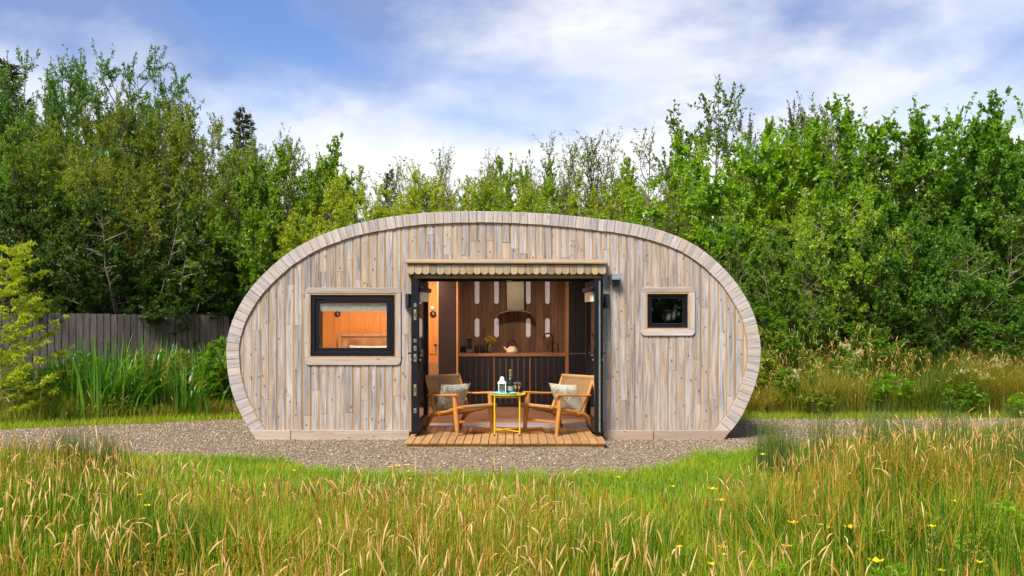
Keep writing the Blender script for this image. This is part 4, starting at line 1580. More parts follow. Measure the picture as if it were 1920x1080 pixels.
def tubes_np(lines, n=4):
    """lines: list of (points array (k,3), radii array k)"""
    VV, QQ, off = [], [], 0
    ang = np.arange(n) / n * 2 * np.pi
    for P, r in lines:
        k = len(P)
        t = unit(np.gradient(P, axis=0))
        ref = np.array([0.0, 0.0, 1.0]) if abs(t[0][2]) < 0.8 else np.array([1.0, 0.0, 0.0])
        a = unit(np.cross(t, ref[None]))
        b = np.cross(t, a)
        V = P[:, None] + (a[:, None] * np.cos(ang)[None, :, None] + b[:, None] * np.sin(ang)[None, :, None]) * r[:, None, None]
        VV.append(V.reshape(-1, 3))
        i, j = np.meshgrid(np.arange(k - 1), np.arange(n), indexing='ij')
        j2 = (j + 1) % n
        Q = np.stack([i * n + j, i * n + j2, (i + 1) * n + j2, (i + 1) * n + j], -1).reshape(-1, 4) + off
        QQ.append(Q)
        off += k * n
    return np.concatenate(VV), np.concatenate(QQ)


def grow(seed, H=6.0, stems=6, spread=0.34, nleaf=30000, leaf=(0.075, 0.03), n2=22, n3=9, rad=0.30, low=0.10, shoots=14, upright=0.5, twig=(0.28, 0.62), bark=None, trunk_r=0.055, tip=0.45):
    rg = np.random.default_rng(seed)
    lines, tw0, twd, twl = [], [], [], []
    for s in range(stems):
        az = s * 2.4 + rg.uniform(-0.4, 0.4)
        fr = math.sqrt((s + 0.3) / stems) if stems > 1 else 0.1
        lean = spread * fr * rg.uniform(0.85, 1.1)
        h = H * (1 - 0.42 * fr ** 2.4) * rg.uniform(0.9, 1.0)
        k = 11
        t = np.linspace(0, 1, k)
        out = np.array([math.cos(az), math.sin(az), 0])
        base = out * rg.uniform(0.03, 0.25) * (1 if stems > 1 else 0)
        P = base + out[None] * (lean * H * (t ** 0.9) * (1 - 0.15 * t ** 2))[:, None] + np.array([0, 0, 1.0])[None] * (h * t)[:, None]
        P[1:] += np.cumsum(rg.normal(0, 0.05 * H / 6, (k - 1, 3)) * np.array([1, 1, 0.3]), 0)
        lines.append((P, trunk_r * H / 6 * (1 - 0.88 * t) * rg.uniform(0.7, 1.1)))
        for b in range(n2):
            tb_ = low + (0.99 - low) * ((b + rg.uniform(0, 1)) / n2) ** 0.8
            f = tb_ * (k - 1)
            i = min(int(f), k - 2)
            p0 = P[i] + (P[i + 1] - P[i]) * (f - i)
            prof = (0.55 + 0.45 * math.sin(math.pi * tb_)) * (1.0 if tb_ < 0.85 else 1.0 - 1.2 * (tb_ - 0.85))
            L = rad * H * prof * rg.uniform(0.6, 1.15)
            a2 = az + rg.uniform(-1.5, 1.5) if rg.random() < 0.65 else rg.uniform(0, 6.28)
            e0 = R(rg.uniform(5, 45) + upright * 25 * tb_)
            kk = 6
            tt_ = np.linspace(0, 1, kk)
            el_ = e0 + (upright * 0.7 + rg.uniform(-0.15, 0.25)) * tt_
            stepv = np.stack([np.cos(el_) * math.cos(a2), np.cos(el_) * math.sin(a2), np.sin(el_)], -1) * (L / (kk - 1))
            B_ = p0 + np.concatenate([np.zeros((1, 3)), np.cumsum(stepv[1:] + rg.normal(0, 0.02 * L, (kk - 1, 3)), 0)])
            lines.append((B_, (0.020 * H / 6) * (1 - 0.8 * tt_) * (0.5 + 0.5 * L / (rad * H))))
            m_ = max(3, int(n3 * (0.5 + prof * 0.6)))
            u = tip + (1.0 - tip) * rg.uniform(0, 1, m_)
            fi = u * (kk - 1)
            ii = np.minimum(fi.astype(int), kk - 2)
            q0 = B_[ii] + (B_[ii + 1] - B_[ii]) * (fi - ii)[:, None]
            bd_ = unit(B_[ii + 1] - B_[ii])
            d = unit(bd_ * 0.5 + rg.normal(0, 0.6, (m_, 3)) + np.array([0, 0, 0.1 + upright * 0.45]))
            tw0.append(q0), twd.append(d), twl.append(rg.uniform(*twig, m_) * H / 6)
            if tb_ > 0.6 and rg.random() < 0.4:          # water shoots rising from the outer branches
                kq = 3
                tw0.append(np.repeat(B_[-2][None], kq, 0)), twd.append(unit(np.array([0, 0, 1.0]) + rg.normal(0, 0.25, (kq, 3)))), twl.append(rg.uniform(0.35, 0.85, kq) * H / 6)
        # leading shoots
        top = P[-4:]
        u = rg.uniform(0, 1, shoots)
        q0 = top[0] + (top[-1] - top[0]) * u[:, None]
        d = unit(np.array([0, 0, 1.0]) + rg.normal(0, 0.28, (shoots, 3)))
        tw0.append(q0), twd.append(d), twl.append(rg.uniform(0.35, 0.95, shoots) * H / 6)
    Q0, QD, QL = np.concatenate(tw0), np.concatenate(twd), np.concatenate(twl)
    nt_ = len(Q0)
    # twig wood
    bend = rg.normal(0, 0.18, (nt_, 3)) + np.array([0, 0, 0.10])
    kk = 3
    for_i = np.linspace(0, 1, kk)
    TP = Q0[:, None] + (QD[:, None] * for_i[None, :, None] + bend[:, None] * (for_i ** 2)[None, :, None] * 0.5) * QL[:, None, None]
    r0 = 0.006 * H / 6
    sx_ = unit(np.cross(QD, np.array([0.31, 0.2, 0.93])))
    sy_ = np.cross(QD, sx_)
    ring = np.stack([sx_, -0.5 * sx_ + 0.87 * sy_, -0.5 * sx_ - 0.87 * sy_], 1)
    TV = (TP[:, :, None] + ring[:, None] * (r0 * np.array([1, 0.7, 0.25]))[None, :, None, None]).reshape(-1, 3)
    tq = []
    for i in range(kk - 1):
        for j in range(3):
            tq.append((i * 3 + j, i * 3 + (j + 1) % 3, (i + 1) * 3 + (j + 1) % 3, (i + 1) * 3 + j))
    TQ = (np.array(tq)[None] + (np.arange(nt_) * kk * 3)[:, None, None]).reshape(-1, 4)
    V1, Q1 = tubes_np(lines, 5)
    wv = np.concatenate([V1, TV])
    wq = np.concatenate([Q1, TQ + len(V1)])
    wood_me = np_mesh('trunk', wv, quads=wq, mat=bark or M['bark'])
    # leaves
    ti = rg.integers(0, nt_, nleaf)
    u = rg.uniform(0.05, 1.0, nleaf) ** 0.8
    P = Q0[ti] + (QD[ti] * u[:, None] + bend[ti] * (u ** 2)[:, None] * 0.5) * QL[ti][:, None]
    P = P + rg.normal(0, 0.012 * H / 6, (nleaf, 3))
    D = unit(QD[ti] * 0.55 + rg.normal(0, 0.6, (nleaf, 3)) + np.array([0, 0, -0.08]))
    Nn = unit(rg.normal(0, 0.6, (nleaf, 3)) + np.array([0, 0, 0.75]))
    sc = rg.uniform(0.6, 1.25, nleaf)
    Vv, T = leaf_quads(P, D, Nn, leaf[0] * sc, leaf[1] * sc, rg)
    tr_ = rg.uniform(0, 1, nt_)[ti]
    rnd = np.clip(0.55 * rg.uniform(0, 1, nleaf) + 0.45 * tr_, 0, 1)
    crown_me = np_mesh('crown', Vv, tris=T, mat=M['leaf'], rnd=np.repeat(rnd, 4))
    wood_me['top'] = float(np.percentile(Vv[:, 2], 99.9))
    return wood_me, crown_me


KIND = {
    'willow_a': grow(101, stems=11, spread=0.46, nleaf=60000, leaf=(0.090, 0.032), n2=18, n3=9, rad=0.22, upright=0.35, twig=(0.22, 0.5), shoots=2, tip=0.4),
    'willow_b': grow(102, stems=11, spread=0.50, nleaf=58000, leaf=(0.095, 0.034), n2=18, n3=9, rad=0.23, upright=0.25, twig=(0.22, 0.45), shoots=2, tip=0.45),
    'willow_c': grow(103, stems=12, spread=0.42, nleaf=58000, leaf=(0.090, 0.030), n2=17, n3=9, rad=0.20, upright=0.5, twig=(0.25, 0.6), shoots=5, tip=0.35),
    'alder_a': grow(104, stems=11, spread=0.50, nleaf=56000, leaf=(0.092, 0.068), n2=18, n3=11, rad=0.23, upright=0.10, bark=M['bark_pale'], shoots=2, twig=(0.16, 0.38), tip=0.55),
    'alder_b': grow(105, stems=12, spread=0.54, nleaf=56000, leaf=(0.090, 0.066), n2=17, n3=11, rad=0.23, upright=0.05, bark=M['bark_pale'], shoots=2, twig=(0.16, 0.38), tip=0.55),
    'alder_c': grow(106, stems=10, spread=0.48, nleaf=50000, leaf=(0.100, 0.075), n2=18, n3=11, rad=0.24, upright=0.12, bark=M['bark'], shoots=2, twig=(0.18, 0.40), tip=0.55),
    'sparse_a': grow(107, stems=3, spread=0.16, nleaf=7000, leaf=(0.085, 0.055), n2=15, n3=7, rad=0.18, upright=0.5, low=0.35, shoots=6),
    'sparse_b': grow(108, stems=8, spread=0.36, nleaf=13000, leaf=(0.085, 0.030), n2=13, n3=7, rad=0.18, upright=0.8, low=0.25, shoots=7, twig=(0.35, 0.8)),
    'bare': grow(109, stems=7, spread=0.30, nleaf=3000, leaf=(0.07, 0.03), n2=13, n3=7, rad=0.17, upright=1.0, low=0.3, shoots=8, twig=(0.3, 0.8), bark=M['bark_pale']),
    'bush': grow(110, stems=12, spread=0.60, nleaf=26000, leaf=(0.14, 0.075), n2=12, n3=8, rad=0.26, upright=0.3, low=0.03, shoots=4, trunk_r=0.03, twig=(0.2, 0.5)),
}
KIND['weed'] = grow(111, stems=7, spread=0.45, nleaf=1500, leaf=(0.62, 0.20), n2=6, n3=5, rad=0.16, upright=0.7, low=0.05, shoots=3, trunk_r=0.05, twig=(0.3, 0.8), bark=M['stem_green'])


def conifer(seed, H=6.0):
    rg = np.random.default_rng(seed)
    lines = [(np.stack([rg.normal(0, 0.015, 9), rg.normal(0, 0.015, 9), np.linspace(0, H, 9)], -1), 0.07 * (1 - 0.93 * np.linspace(0, 1, 9)))]
    Ps, Ds = [], []
    for i in range(95):
        t = 0.18 + 0.80 * (i + rg.uniform(0, 1)) / 95
        L = (1 - t) * 1.75 * rg.uniform(0.6, 1.1) + 0.10
        a = i * 2.4 + rg.uniform(-0.3, 0.3)
        u = np.linspace(0, 1, 6)
        P = np.stack([np.cos(a) * L * u, np.sin(a) * L * u, t * H + L * (0.10 * u + 0.28 * u ** 2 - 0.22 * np.sin(u * 3.1))], -1)
        lines.append((P, 0.014 * (1 - 0.8 * u)))
        n = int(30 + 150 * L)
        uu = rg.uniform(0.12, 1, n)
        fi = uu * 5
        ii = np.minimum(fi.astype(int), 4)
        q = P[ii] + (P[ii + 1] - P[ii]) * (fi - ii)[:, None]
        side = np.array([-np.sin(a), np.cos(a), 0])
        w = rg.uniform(-1, 1, n)[:, None]
        off = side[None] * w * (0.32 * L * (1 - uu * 0.7))[:, None]
        off[:, 2] -= np.abs(w[:, 0]) * 0.08
        Ps.append(q + off)
        Ds.append(unit(side[None] * np.sign(w) * 0.6 + unit(P[-1] - P[0])[None] * 0.8 + rg.normal(0, 0.3, (n, 3)) + np.array([0, 0, -0.15])))
    P, D = np.concatenate(Ps), np.concatenate(Ds)
    n = len(P)
    V, T = leaf_quads(P, D, unit(rg.normal(0, 0.6, (n, 3)) + np.array([0, 0, 0.6])), rg.uniform(0.08, 0.17, n), rg.uniform(0.02, 0.035, n), rg)
    wv, wq = tubes_np(lines, 5)
    return np_mesh('trunk', wv, quads=wq, mat=M['bark']), np_mesh('crown', V, tris=T, mat=M['needle'], rnd=np.repeat(rg.uniform(0, 1, n), 4))


KIND['conifer'] = conifer(201)


def tree(kind, px, top, dist, label, cat='tree', col=(0.06, 0.10, 0.02), wide=1.0, rz=0.0, group=None, name=None):
    wm, cm = KIND[kind]
    H = CAM_H + (HZ - top) / FPX * (dist - (1.7 if kind not in ('weed', 'bush') else 0.0))      # the crown's near side sets the skyline
    X = (px - 960) / FPX * dist
    s = H / wm.get('top', 6.0)
    o = empty(name or {'conifer': 'conifer_tree', 'bush': 'shrub', 'bare': 'bare_twigged_tree'}.get(kind, kind.split('_')[0] + '_tree' if not kind.startswith('sparse') else 'thin_crowned_tree'), (X, dist - CAM_D, 0), rz)
    o.scale = (s * wide, s * wide, s)
    tag(o, label, cat, group)
    link(bpy.data.objects.new('trunk', wm), o)
    c_ = link(bpy.data.objects.new('crown', cm), o)
    c_.color = (col[0] * 1.22, col[1] * 1.26, col[2] * 0.65, 1)
    return o


OLIVE, OLIVE2 = (0.135, 0.170, 0.024), (0.165, 0.195, 0.026)
MID, BRIGHT, SHADE_GREEN = (0.095, 0.180, 0.020), (0.170, 0.290, 0.020), (0.034, 0.075, 0.014)  # the third green has the wood's shade painted into the leaf colour
TEAL = (0.070, 0.150, 0.042)
LIME = (0.240, 0.290, 0.020)
TREES = [
    # left wood, from the far left edge to the cabin
    ('conifer', 15, 76, 36, 'dark conifer poking above the wood at the far left edge', (0.03, 0.045, 0.03), 1.0),
    ('willow_b', -230, 150, 29, 'olive willow standing beyond the left edge', OLIVE, 0.9),
    ('alder_c', -390, 190, 27, 'green alder well beyond the left edge', MID, 0.9),
    ('alder_b', -70, 150, 29, 'dark leafy tree cut by the left edge behind the fence', SHADE_GREEN, 1.0),
    ('willow_c', 95, 82, 33, 'tall bluish green willow behind the wood near the left edge', TEAL, 0.8),
    ('willow_a', 215, 55, 31, 'tallest bluish green willow of the left wood', TEAL, 0.75),
    ('willow_b', 30, 185, 26.5, 'shady green willow at left just behind the fence', MID, 0.9),
    ('willow_a', 165, 205, 26, 'broad olive willow with domed crown behind the fence', OLIVE2, 0.85),
    ('willow_c', 300, 165, 30, 'loose olive willow right of the tallest tree of left wood', OLIVE, 0.85),
    ('willow_b', 385, 195, 28.5, 'see-through olive willow above the right end of fence', OLIVE, 0.8),
    ('conifer', 455, 176, 37, 'grey green spruce tip rising behind the left willows', (0.045, 0.055, 0.045), 0.9),
    ('willow_c', 505, 235, 28, 'green willow left of the spruce tip, behind the cabin end', (0.13,0.19,0.022), 0.8),
    ('alder_a', 85, 330, 25.5, 'dark round-leaved tree filling the shade above the fence', SHADE_GREEN, 0.9),
    ('alder_b', 250, 330, 25, 'dark shrubby tree in the shade above the fence middle', SHADE_GREEN, 1.0),
    ('alder_c', 385, 385, 27.0, 'bright green young tree at the right end of fence', BRIGHT, 0.75),
    ('alder_a', 500, 330, 26.5, 'fresh green alder behind the left shoulder of the cabin', MID, 0.9),
    ('alder_c', 575, 250, 26, 'leafy green tree with loose shoots above the left cabin roof', (0.12,0.21,0.02), 0.75),
    # behind the roof
    ('willow_b', 655, 296, 25, 'lime green willow above the left part of the roof', LIME, 1.0),
    ('conifer', 730, 298, 40, 'small grey conifer tip in the gap above the roof', (0.07, 0.07, 0.06), 0.7),
    ('willow_a', 745, 312, 24, 'yellow green willow behind the roof left of centre', LIME, 1.15),
    ('sparse_b', 815, 258, 27, 'thin willow with upright shoots above the roof middle', (0.14,0.17,0.03), 0.9),
    ('willow_c', 835, 305, 23.5, 'lime green bushy willow behind the middle of roof', LIME, 1.15),
    ('bare', 905, 262, 24.5, 'half dead tree with bare twigs above the roof centre', (0.18,0.18,0.03), 0.9),
    ('alder_c', 965, 278, 26, 'small leafy alder just right of the bare-twigged tree', (0.13,0.22,0.02), 0.6),
    ('willow_a', 960, 315, 23, 'dense green willow behind the roof right of the bare twigs', (0.17,0.25,0.02), 1.1),
    ('willow_b', 1060, 305, 22.5, 'bright yellow green willow behind the right half of roof', (0.22,0.28,0.02), 1.05),
    ('sparse_b', 1085, 228, 26, 'sparse willow against white cloud right of roof centre', (0.13,0.16,0.025), 0.9),
    ('sparse_b', 1175, 215, 27, 'wispy olive willow in the middle of the right skyline', OLIVE, 1.0),
    ('willow_b', 1165, 280, 24, 'olive willow above the right shoulder of the cabin', OLIVE2, 0.8),
    ('sparse_a', 1335, 104, 25, 'thin-crowned tree standing high above the right hedge', (0.08,0.15,0.025), 0.85),
    ('alder_b', 1270, 262, 22, 'bright leafy alder below the tall thin tree', BRIGHT, 0.85),
    ('willow_a', 1225, 345, 21, 'olive green bush behind the right shoulder of cabin', OLIVE, 0.8),
    # right wood
    ('alder_c', 1420, 210, 23, 'lush green alder right of the tall thin tree', BRIGHT, 0.85),
    ('willow_c', 1500, 178, 30, 'grey green poplar-like spires behind the right wood', (0.06, 0.075, 0.04), 0.7),
    ('alder_a', 1385, 400, 19.5, 'shady alder close to the right end of the cabin', MID, 0.85),
    ('willow_b', 1490, 255, 22.5, 'yellow green crown in the middle of the right wood', (0.24,0.30,0.02), 0.75),
    ('alder_a', 1580, 170, 22, 'tall alder with spiky top shoots in the right wood', (0.13,0.24,0.02), 0.85),
    ('alder_b', 1585, 330, 19, 'sunlit pale green alder low in the right wood', (0.20,0.30,0.03), 0.75),
    ('alder_b', 1695, 178, 21.5, 'broad alder with nodding shoots in the right wood', MID, 0.85),
    ('alder_a', 1500, 430, 18.2, 'low dark green alder in front of the right wood', MID, 0.8),
    ('alder_c', 1790, 172, 20.5, 'large dark-leaved alder near the right edge', (0.08,0.18,0.02), 0.85),
    ('alder_c', 1690, 380, 18.5, 'dark leafy shrub tree under the broad alder', (0.07,0.155,0.02), 0.85),
    ('alder_a', 1890, 165, 20.5, 'bright green alder cut by the right edge', (0.13,0.25,0.02), 0.85),
    ('alder_b', 1830, 395, 17.8, 'large-leaved dark bush at the right edge above the bank', (0.08,0.17,0.02), 0.8),
    ('alder_c', 2120, 200, 21, 'green alder beyond the right edge', MID, 0.9),
    ('willow_a', 2280, 220, 22, 'olive willow well beyond the right edge', OLIVE, 0.9),
    ('alder_b', 1985, 230, 19, 'leafy alder just beyond the right edge', MID, 0.9),
    ('willow_a', 1430, 330, 26, 'shaded green willow behind the right end of cabin', MID, 0.95),
]
rt = random.Random(5)
for (k, px, top, dist, lab, col, wide) in TREES:
    tree(k, px, top, dist, lab, col=col, wide=wide, rz=rt.uniform(0, 6.28), group='trees of the wood round the cabin')
for (k, X, Y, H, col, lab) in (('alder_a', 6.5, -27, 6.5, MID, 'alder on the far side of the meadow, mirrored in the small window'), ('willow_a', -7, -28, 6, OLIVE, 'willow on the far side of the meadow opposite the large window'),
                               ('alder_b', 1.0, -31, 6.5, MID, 'alder across the meadow opposite the doors'), ('alder_c', 12, -28, 6.5, SHADE_GREEN, 'dark alder across the meadow at the far right'), ('willow_b', -13, -29, 6, MID, 'willow across the meadow at the far left')):
    o = tree(k, 960, 400, 20, lab, col=col, rz=rt.uniform(0, 6.28), group='trees across the meadow')
    o.location = (X, Y, 0)
    o.scale = (H / 6,) * 3
BUSH = [(1460, 560, 18.0, 'low green bush beside the right end of the cabin', MID), (1585, 590, 17.6, 'small green bush at the foot of the right wood', (0.10,0.19,0.02)),
        (1720, 570, 17.8, 'dark bush under the right wood', SHADE_GREEN), (1860, 560, 17.6, 'dark glossy bush at the right edge', (0.07,0.15,0.02)),
        (150, 520, 25.5, 'dark bush behind the fence', SHADE_GREEN), (310, 500, 25.5, 'dim bush behind the right half of fence', SHADE_GREEN), (30, 500, 24, 'dark bush behind the fence at left edge', SHADE_GREEN), (455, 480, 27.5, 'green bush between the fence end and the cabin', MID)]
for px, top, dist, lab, col in BUSH:
    tree('bush', px, top, dist, lab, cat='bush', col=col, wide=1.5, rz=rt.uniform(0, 6.28), group='bushes at the foot of the wood')


# ------------------------------------------------------------------ grasses
def blades_np(x, y, H, Wd, lean, az, rnd, seg=3, z0=0.0, droop=0.0):
    n = len(x)
    t = np.linspace(0, 1, seg + 1)
    ca, sa = np.cos(az), np.sin(az)
    cx = x[:, None] + ca[:, None] * (lean * H)[:, None] * (t ** 2)[None]
    cy = y[:, None] + sa[:, None] * (lean * H)[:, None] * (t ** 2)[None]
    cz = z0 + H[:, None] * (t[None] - (droop * np.abs(lean))[:, None] * (t ** 3)[None] if not np.isscalar(droop) else t[None] - droop * np.abs(lean)[:, None] * (t ** 3)[None])
    fa = az + np.pi / 2 + np.random.default_rng(1).uniform(-0.8, 0.8, n)
    wx, wy = np.cos(fa), np.sin(fa)
    prof = (1 - t ** 1.6) * 0.5
    hw = Wd[:, None] * prof[None]
    Lx, Ly = cx - wx[:, None] * hw, cy - wy[:, None] * hw
    Rx, Ry = cx + wx[:, None] * hw, cy + wy[:, None] * hw
    k = 2 * seg + 1
    V = np.empty((n, k, 3))
    for i in range(seg):
        V[:, 2 * i, 0], V[:, 2 * i, 1], V[:, 2 * i, 2] = Lx[:, i], Ly[:, i], cz[:, i]
        V[:, 2 * i + 1, 0], V[:, 2 * i + 1, 1], V[:, 2 * i + 1, 2] = Rx[:, i], Ry[:, i], cz[:, i]
    V[:, 2 * seg, 0], V[:, 2 * seg, 1], V[:, 2 * seg, 2] = cx[:, seg], cy[:, seg], cz[:, seg]
    b = (np.arange(n) * k)[:, None]
    Q = np.concatenate([b + np.array([[2 * i, 2 * i + 1, 2 * i + 3, 2 * i + 2]]) for i in range(seg - 1)], 0) if seg > 1 else np.zeros((0, 4), int)
    T = b + np.array([[2 * seg - 2, 2 * seg - 1, 2 * seg]])
    return V.reshape(-1, 3), Q, T, np.repeat(rnd, k)


def heads_np(x, y, Hs, lean, az, hl, hr, rnd, rg, stem_w=0.0028, nod=0.6):
    """flowering stems with a plume each; returns one arrays set: stems (tris/quads) and heads"""
    n = len(x)
    ca, sa = np.cos(az), np.sin(az)
    t = np.linspace(0, 1, 4)
    C = np.empty((n, 4, 3))
    C[:, :, 0] = x[:, None] + ca[:, None] * (lean * Hs)[:, None] * (t ** 2)[None]
    C[:, :, 1] = y[:, None] + sa[:, None] * (lean * Hs)[:, None] * (t ** 2)[None]
    C[:, :, 2] = Hs[:, None] * t[None]
    fa = rg.uniform(0, 6.28, n)
    wv = np.stack([np.cos(fa), np.sin(fa), np.zeros(n)], -1) * stem_w / 2
    V1 = np.stack([C - wv[:, None], C + wv[:, None]], 2).reshape(n, 8, 3)
    b = (np.arange(n) * 8)[:, None]
    Q1 = np.concatenate([b + np.array([[2 * i, 2 * i + 1, 2 * i + 3, 2 * i + 2]]) for i in range(3)], 0)
    # plume: tapered, bending over by nod
    D = unit(C[:, 3] - C[:, 2])
    out = np.stack([ca, sa, np.zeros(n)], -1)
    nd = nod * rg.uniform(0, 1, n) ** 3
    m_ = 6
    rings, P = [], C[:, 3].copy()
    d = D.copy()
    prof = [0.25, 0.8, 1.0, 0.85, 0.5, 0.06]
    up = np.array([0, 0, 1.0])
    for i in range(m_):
        a = unit(np.cross(d, out + 0.3 * up))
        bb = np.cross(d, a)
        r = hr * prof[i] * rg.uniform(0.75, 1.25, n)
        ang = np.arange(4) / 4 * 2 * np.pi + 0.4 * i
        rings.append(P[:, None] + (a[:, None] * np.cos(ang)[None, :, None] + bb[:, None] * np.sin(ang)[None, :, None]) * r[:, None, None])
        d = unit(d + out * (nd * 0.45)[:, None] - up * (nd * 0.34)[:, None])
        P = P + d * (hl / (m_ - 1))[:, None]
    V2 = np.stack(rings, 1).reshape(n, m_ * 4, 3)
    fq = []
    for i in range(m_ - 1):
        for j in range(4):
            fq.append((i * 4 + j, i * 4 + (j + 1) % 4, (i + 1) * 4 + (j + 1) % 4, (i + 1) * 4 + j))
    Q2 = (np.array(fq)[None] + (np.arange(n) * m_ * 4)[:, None, None]).reshape(-1, 4)
    return (V1.reshape(-1, 3), Q1, np.repeat(rnd, 8)), (V2.reshape(-1, 3), Q2, np.repeat(rnd, m_ * 4))


def stuff(name, me, label, cat):
    return tag(link(bpy.data.objects.new(name, me)), label, cat, kind='stuff')


g = np.random.default_rng(21)


def vnoise(x, y, s, seed):
    """cheap smooth value noise in 0..1"""
    r = np.random.default_rng(seed)
    G = r.uniform(0, 1, (64, 64))
    u, v = x * s + 100.3, y * s + 57.7
    i, j = np.floor(u).astype(int), np.floor(v).astype(int)
    fu_, fv = u - i, v - j
    fu_, fv = fu_ * fu_ * (3 - 2 * fu_), fv * fv * (3 - 2 * fv)
    a, b = G[i % 64, j % 64], G[(i + 1) % 64, j % 64]
    c_, d = G[i % 64, (j + 1) % 64], G[(i + 1) % 64, (j + 1) % 64]
    return (a * (1 - fu_) + b * fu_) * (1 - fv) + (c_ * (1 - fu_) + d * fu_) * fv


def meadow_edge(x):
    """how far the tall meadow reaches towards the gravel"""
    return np.interp(x, [-9, -5.5, -4.2, -3.0, -2.0, 1.2, 2.2, 3.0, 4.2, 9], [-1.7, -2.5, -3.4, -4.2, -5.3, -5.4, -4.4, -3.0, -2.3, -1.0])


# mown strip between gravel and meadow, and the thin grass margin behind the path
n = 95000
x = g.uniform(-7.5, 7.5, n)
fy = front_y(x) + 0.05 * np.sin(x * 9.1) + 0.04 * np.sin(x * 23.7 + 1) + 0.03 * np.sin(x * 51.3)
y = fy + 0.05 - (g.uniform(0, 1, n) ** 1.0) * 3.3
H = g.uniform(0.035, 0.085, n) * (1 + 0.8 * vnoise(x, y, 1.3, 3))
V, Q, T, r = blades_np(x, y, H, g.uniform(0.004, 0.007, n), g.uniform(0.1, 0.9, n), g.uniform(0, 6.28, n), np.clip(0.35 * g.uniform(0, 1, n) + 0.65 * vnoise(x, y, 2.0, 4), 0, 1), seg=2)
n2_ = 26000
x2 = g.uniform(-10, 10, n2_)
y2 = back_y(x2) - 0.12 + g.uniform(0, 1, n2_) * 0.75
H2 = g.uniform(0.05, 0.14, n2_)
Vb, Qb, Tb, rb = blades_np(x2, y2, H2, g.uniform(0.005, 0.009, n2_), g.uniform(0.1, 0.9, n2_), g.uniform(0, 6.28, n2_), np.clip(g.uniform(0.3, 1.0, n2_), 0, 1), seg=2)
o0 = len(V)
me = np_mesh('lawn_grass', np.concatenate([V, Vb]), quads=np.concatenate([Q, Qb + o0]), tris=np.concatenate([T, Tb + o0]), mat=M['lawn'], rnd=np.concatenate([r, rb]))
stuff('lawn_grass', me, 'short bright green mown grass edging the gravel apron', 'grass')

# tall meadow in the foreground
n = 200000
x = g.uniform(-7.2, 7.2, n)
d_ = 3.0 + 9.3 * g.uniform(0, 1, n) ** 1.25
y = d_ - CAM_D
keep = (y < meadow_edge(x) + g.normal(0, 0.25, n)) & (np.abs(x) < 0.62 * d_ + 1.1) & (vnoise(x, y, 5.5, 77) > 0.50 * g.uniform(0, 1, n))
x, y, d_ = x[keep], y[keep], d_[keep]
n = len(x)
tuft = vnoise(x, y, 2.2, 8)
tall = vnoise(x, y, 0.6, 9)
edge = np.clip((meadow_edge(x) - y) / 1.0, 0.25, 1.0)
H = (0.12 + 0.20 * g.uniform(0, 1, n) + 0.40 * tuft ** 1.5 + 0.10 * tall) * edge
H = np.where(y > -3.6, H * 0.72, H)
dry = vnoise(x, y, 1.1, 12)
rnd = np.clip(0.85 * g.uniform(0, 1, n) ** 1.9 + 0.52 * dry - 0.15, 0, 1)
V, Q, T, r = blades_np(x, y, H, g.uniform(0.004, 0.0115, n), g.uniform(0, 1, n) ** 2 * 0.9 + 0.03, g.uniform(0, 6.28, n), rnd, seg=3, droop=0.25)
me = np_mesh('meadow_grass', V, quads=Q, tris=T, mat=M['blade'], rnd=r)
stuff('meadow_grass', me, 'tall green and straw-coloured meadow grass filling the foreground', 'grass')


# flowering stems with plumes
def plumes(n, xr, dr, edge_soft, hr_, seed, mat_h, mat_s, name, label, hl=(0.06, 0.15), rad=(0.0026, 0.0060), nod=0.8, pw=1.0, cl=None):
    q = np.random.default_rng(seed)
    x = q.uniform(*xr, n)
    d_ = dr[0] + (dr[1] - dr[0]) * q.uniform(0, 1, n) ** pw
    y = d_ - CAM_D
    keep = (y < meadow_edge(x) + edge_soft * q.uniform(-1, 1, n)) & (np.abs(x) < 0.62 * d_ + 1.0)
    if cl:
        keep &= vnoise(x, y, cl[0], cl[1]) > cl[2] * q.uniform(0.6, 1.2, n)
    x, y = x[keep], y[keep]
    n = len(x)
    Hs = q.uniform(*hr_, n) * np.clip(0.55 + 0.45 * (meadow_edge(x) - y) / 1.2, 0.5, 1.0)
    (V1, Q1, r1), (V2, Q2, r2) = heads_np(x, y, Hs, q.uniform(0, 1, n) ** 2 * 0.32 + 0.02, q.uniform(0, 6.28, n), q.uniform(*hl, n), q.uniform(*rad, n), q.uniform(0, 1, n), q, nod=nod)
    o0 = len(V1)
    me = np_mesh(name, np.concatenate([V1, V2]), quads=np.concatenate([Q1, Q2 + o0]), mats=[mat_s, mat_h], mi=np.concatenate([np.zeros(len(Q1)), np.ones(len(Q2))]), rnd=np.concatenate([r1, r2]))
    return stuff(name, me, label, 'grass')


plumes(8500, (-6.5, 6.5), (3.2, 10.4), 0.25, (0.36, 0.70), 31, M['seed'], M['blade'], 'seed_heads', 'buff seed plumes of the meadow grass standing and nodding in the foreground', pw=1.2, cl=(0.9, 14, 0.36))
plumes(9000, (-6.5, 6.5), (3.2, 9.0), 0.2, (0.26, 0.55), 33, M['rust'], M['rust'], 'sorrel_spires', 'rusty brown sorrel spires scattered through the meadow', hl=(0.08, 0.18), rad=(0.002, 0.0045), nod=0.1, cl=(0.8, 18, 0.52))


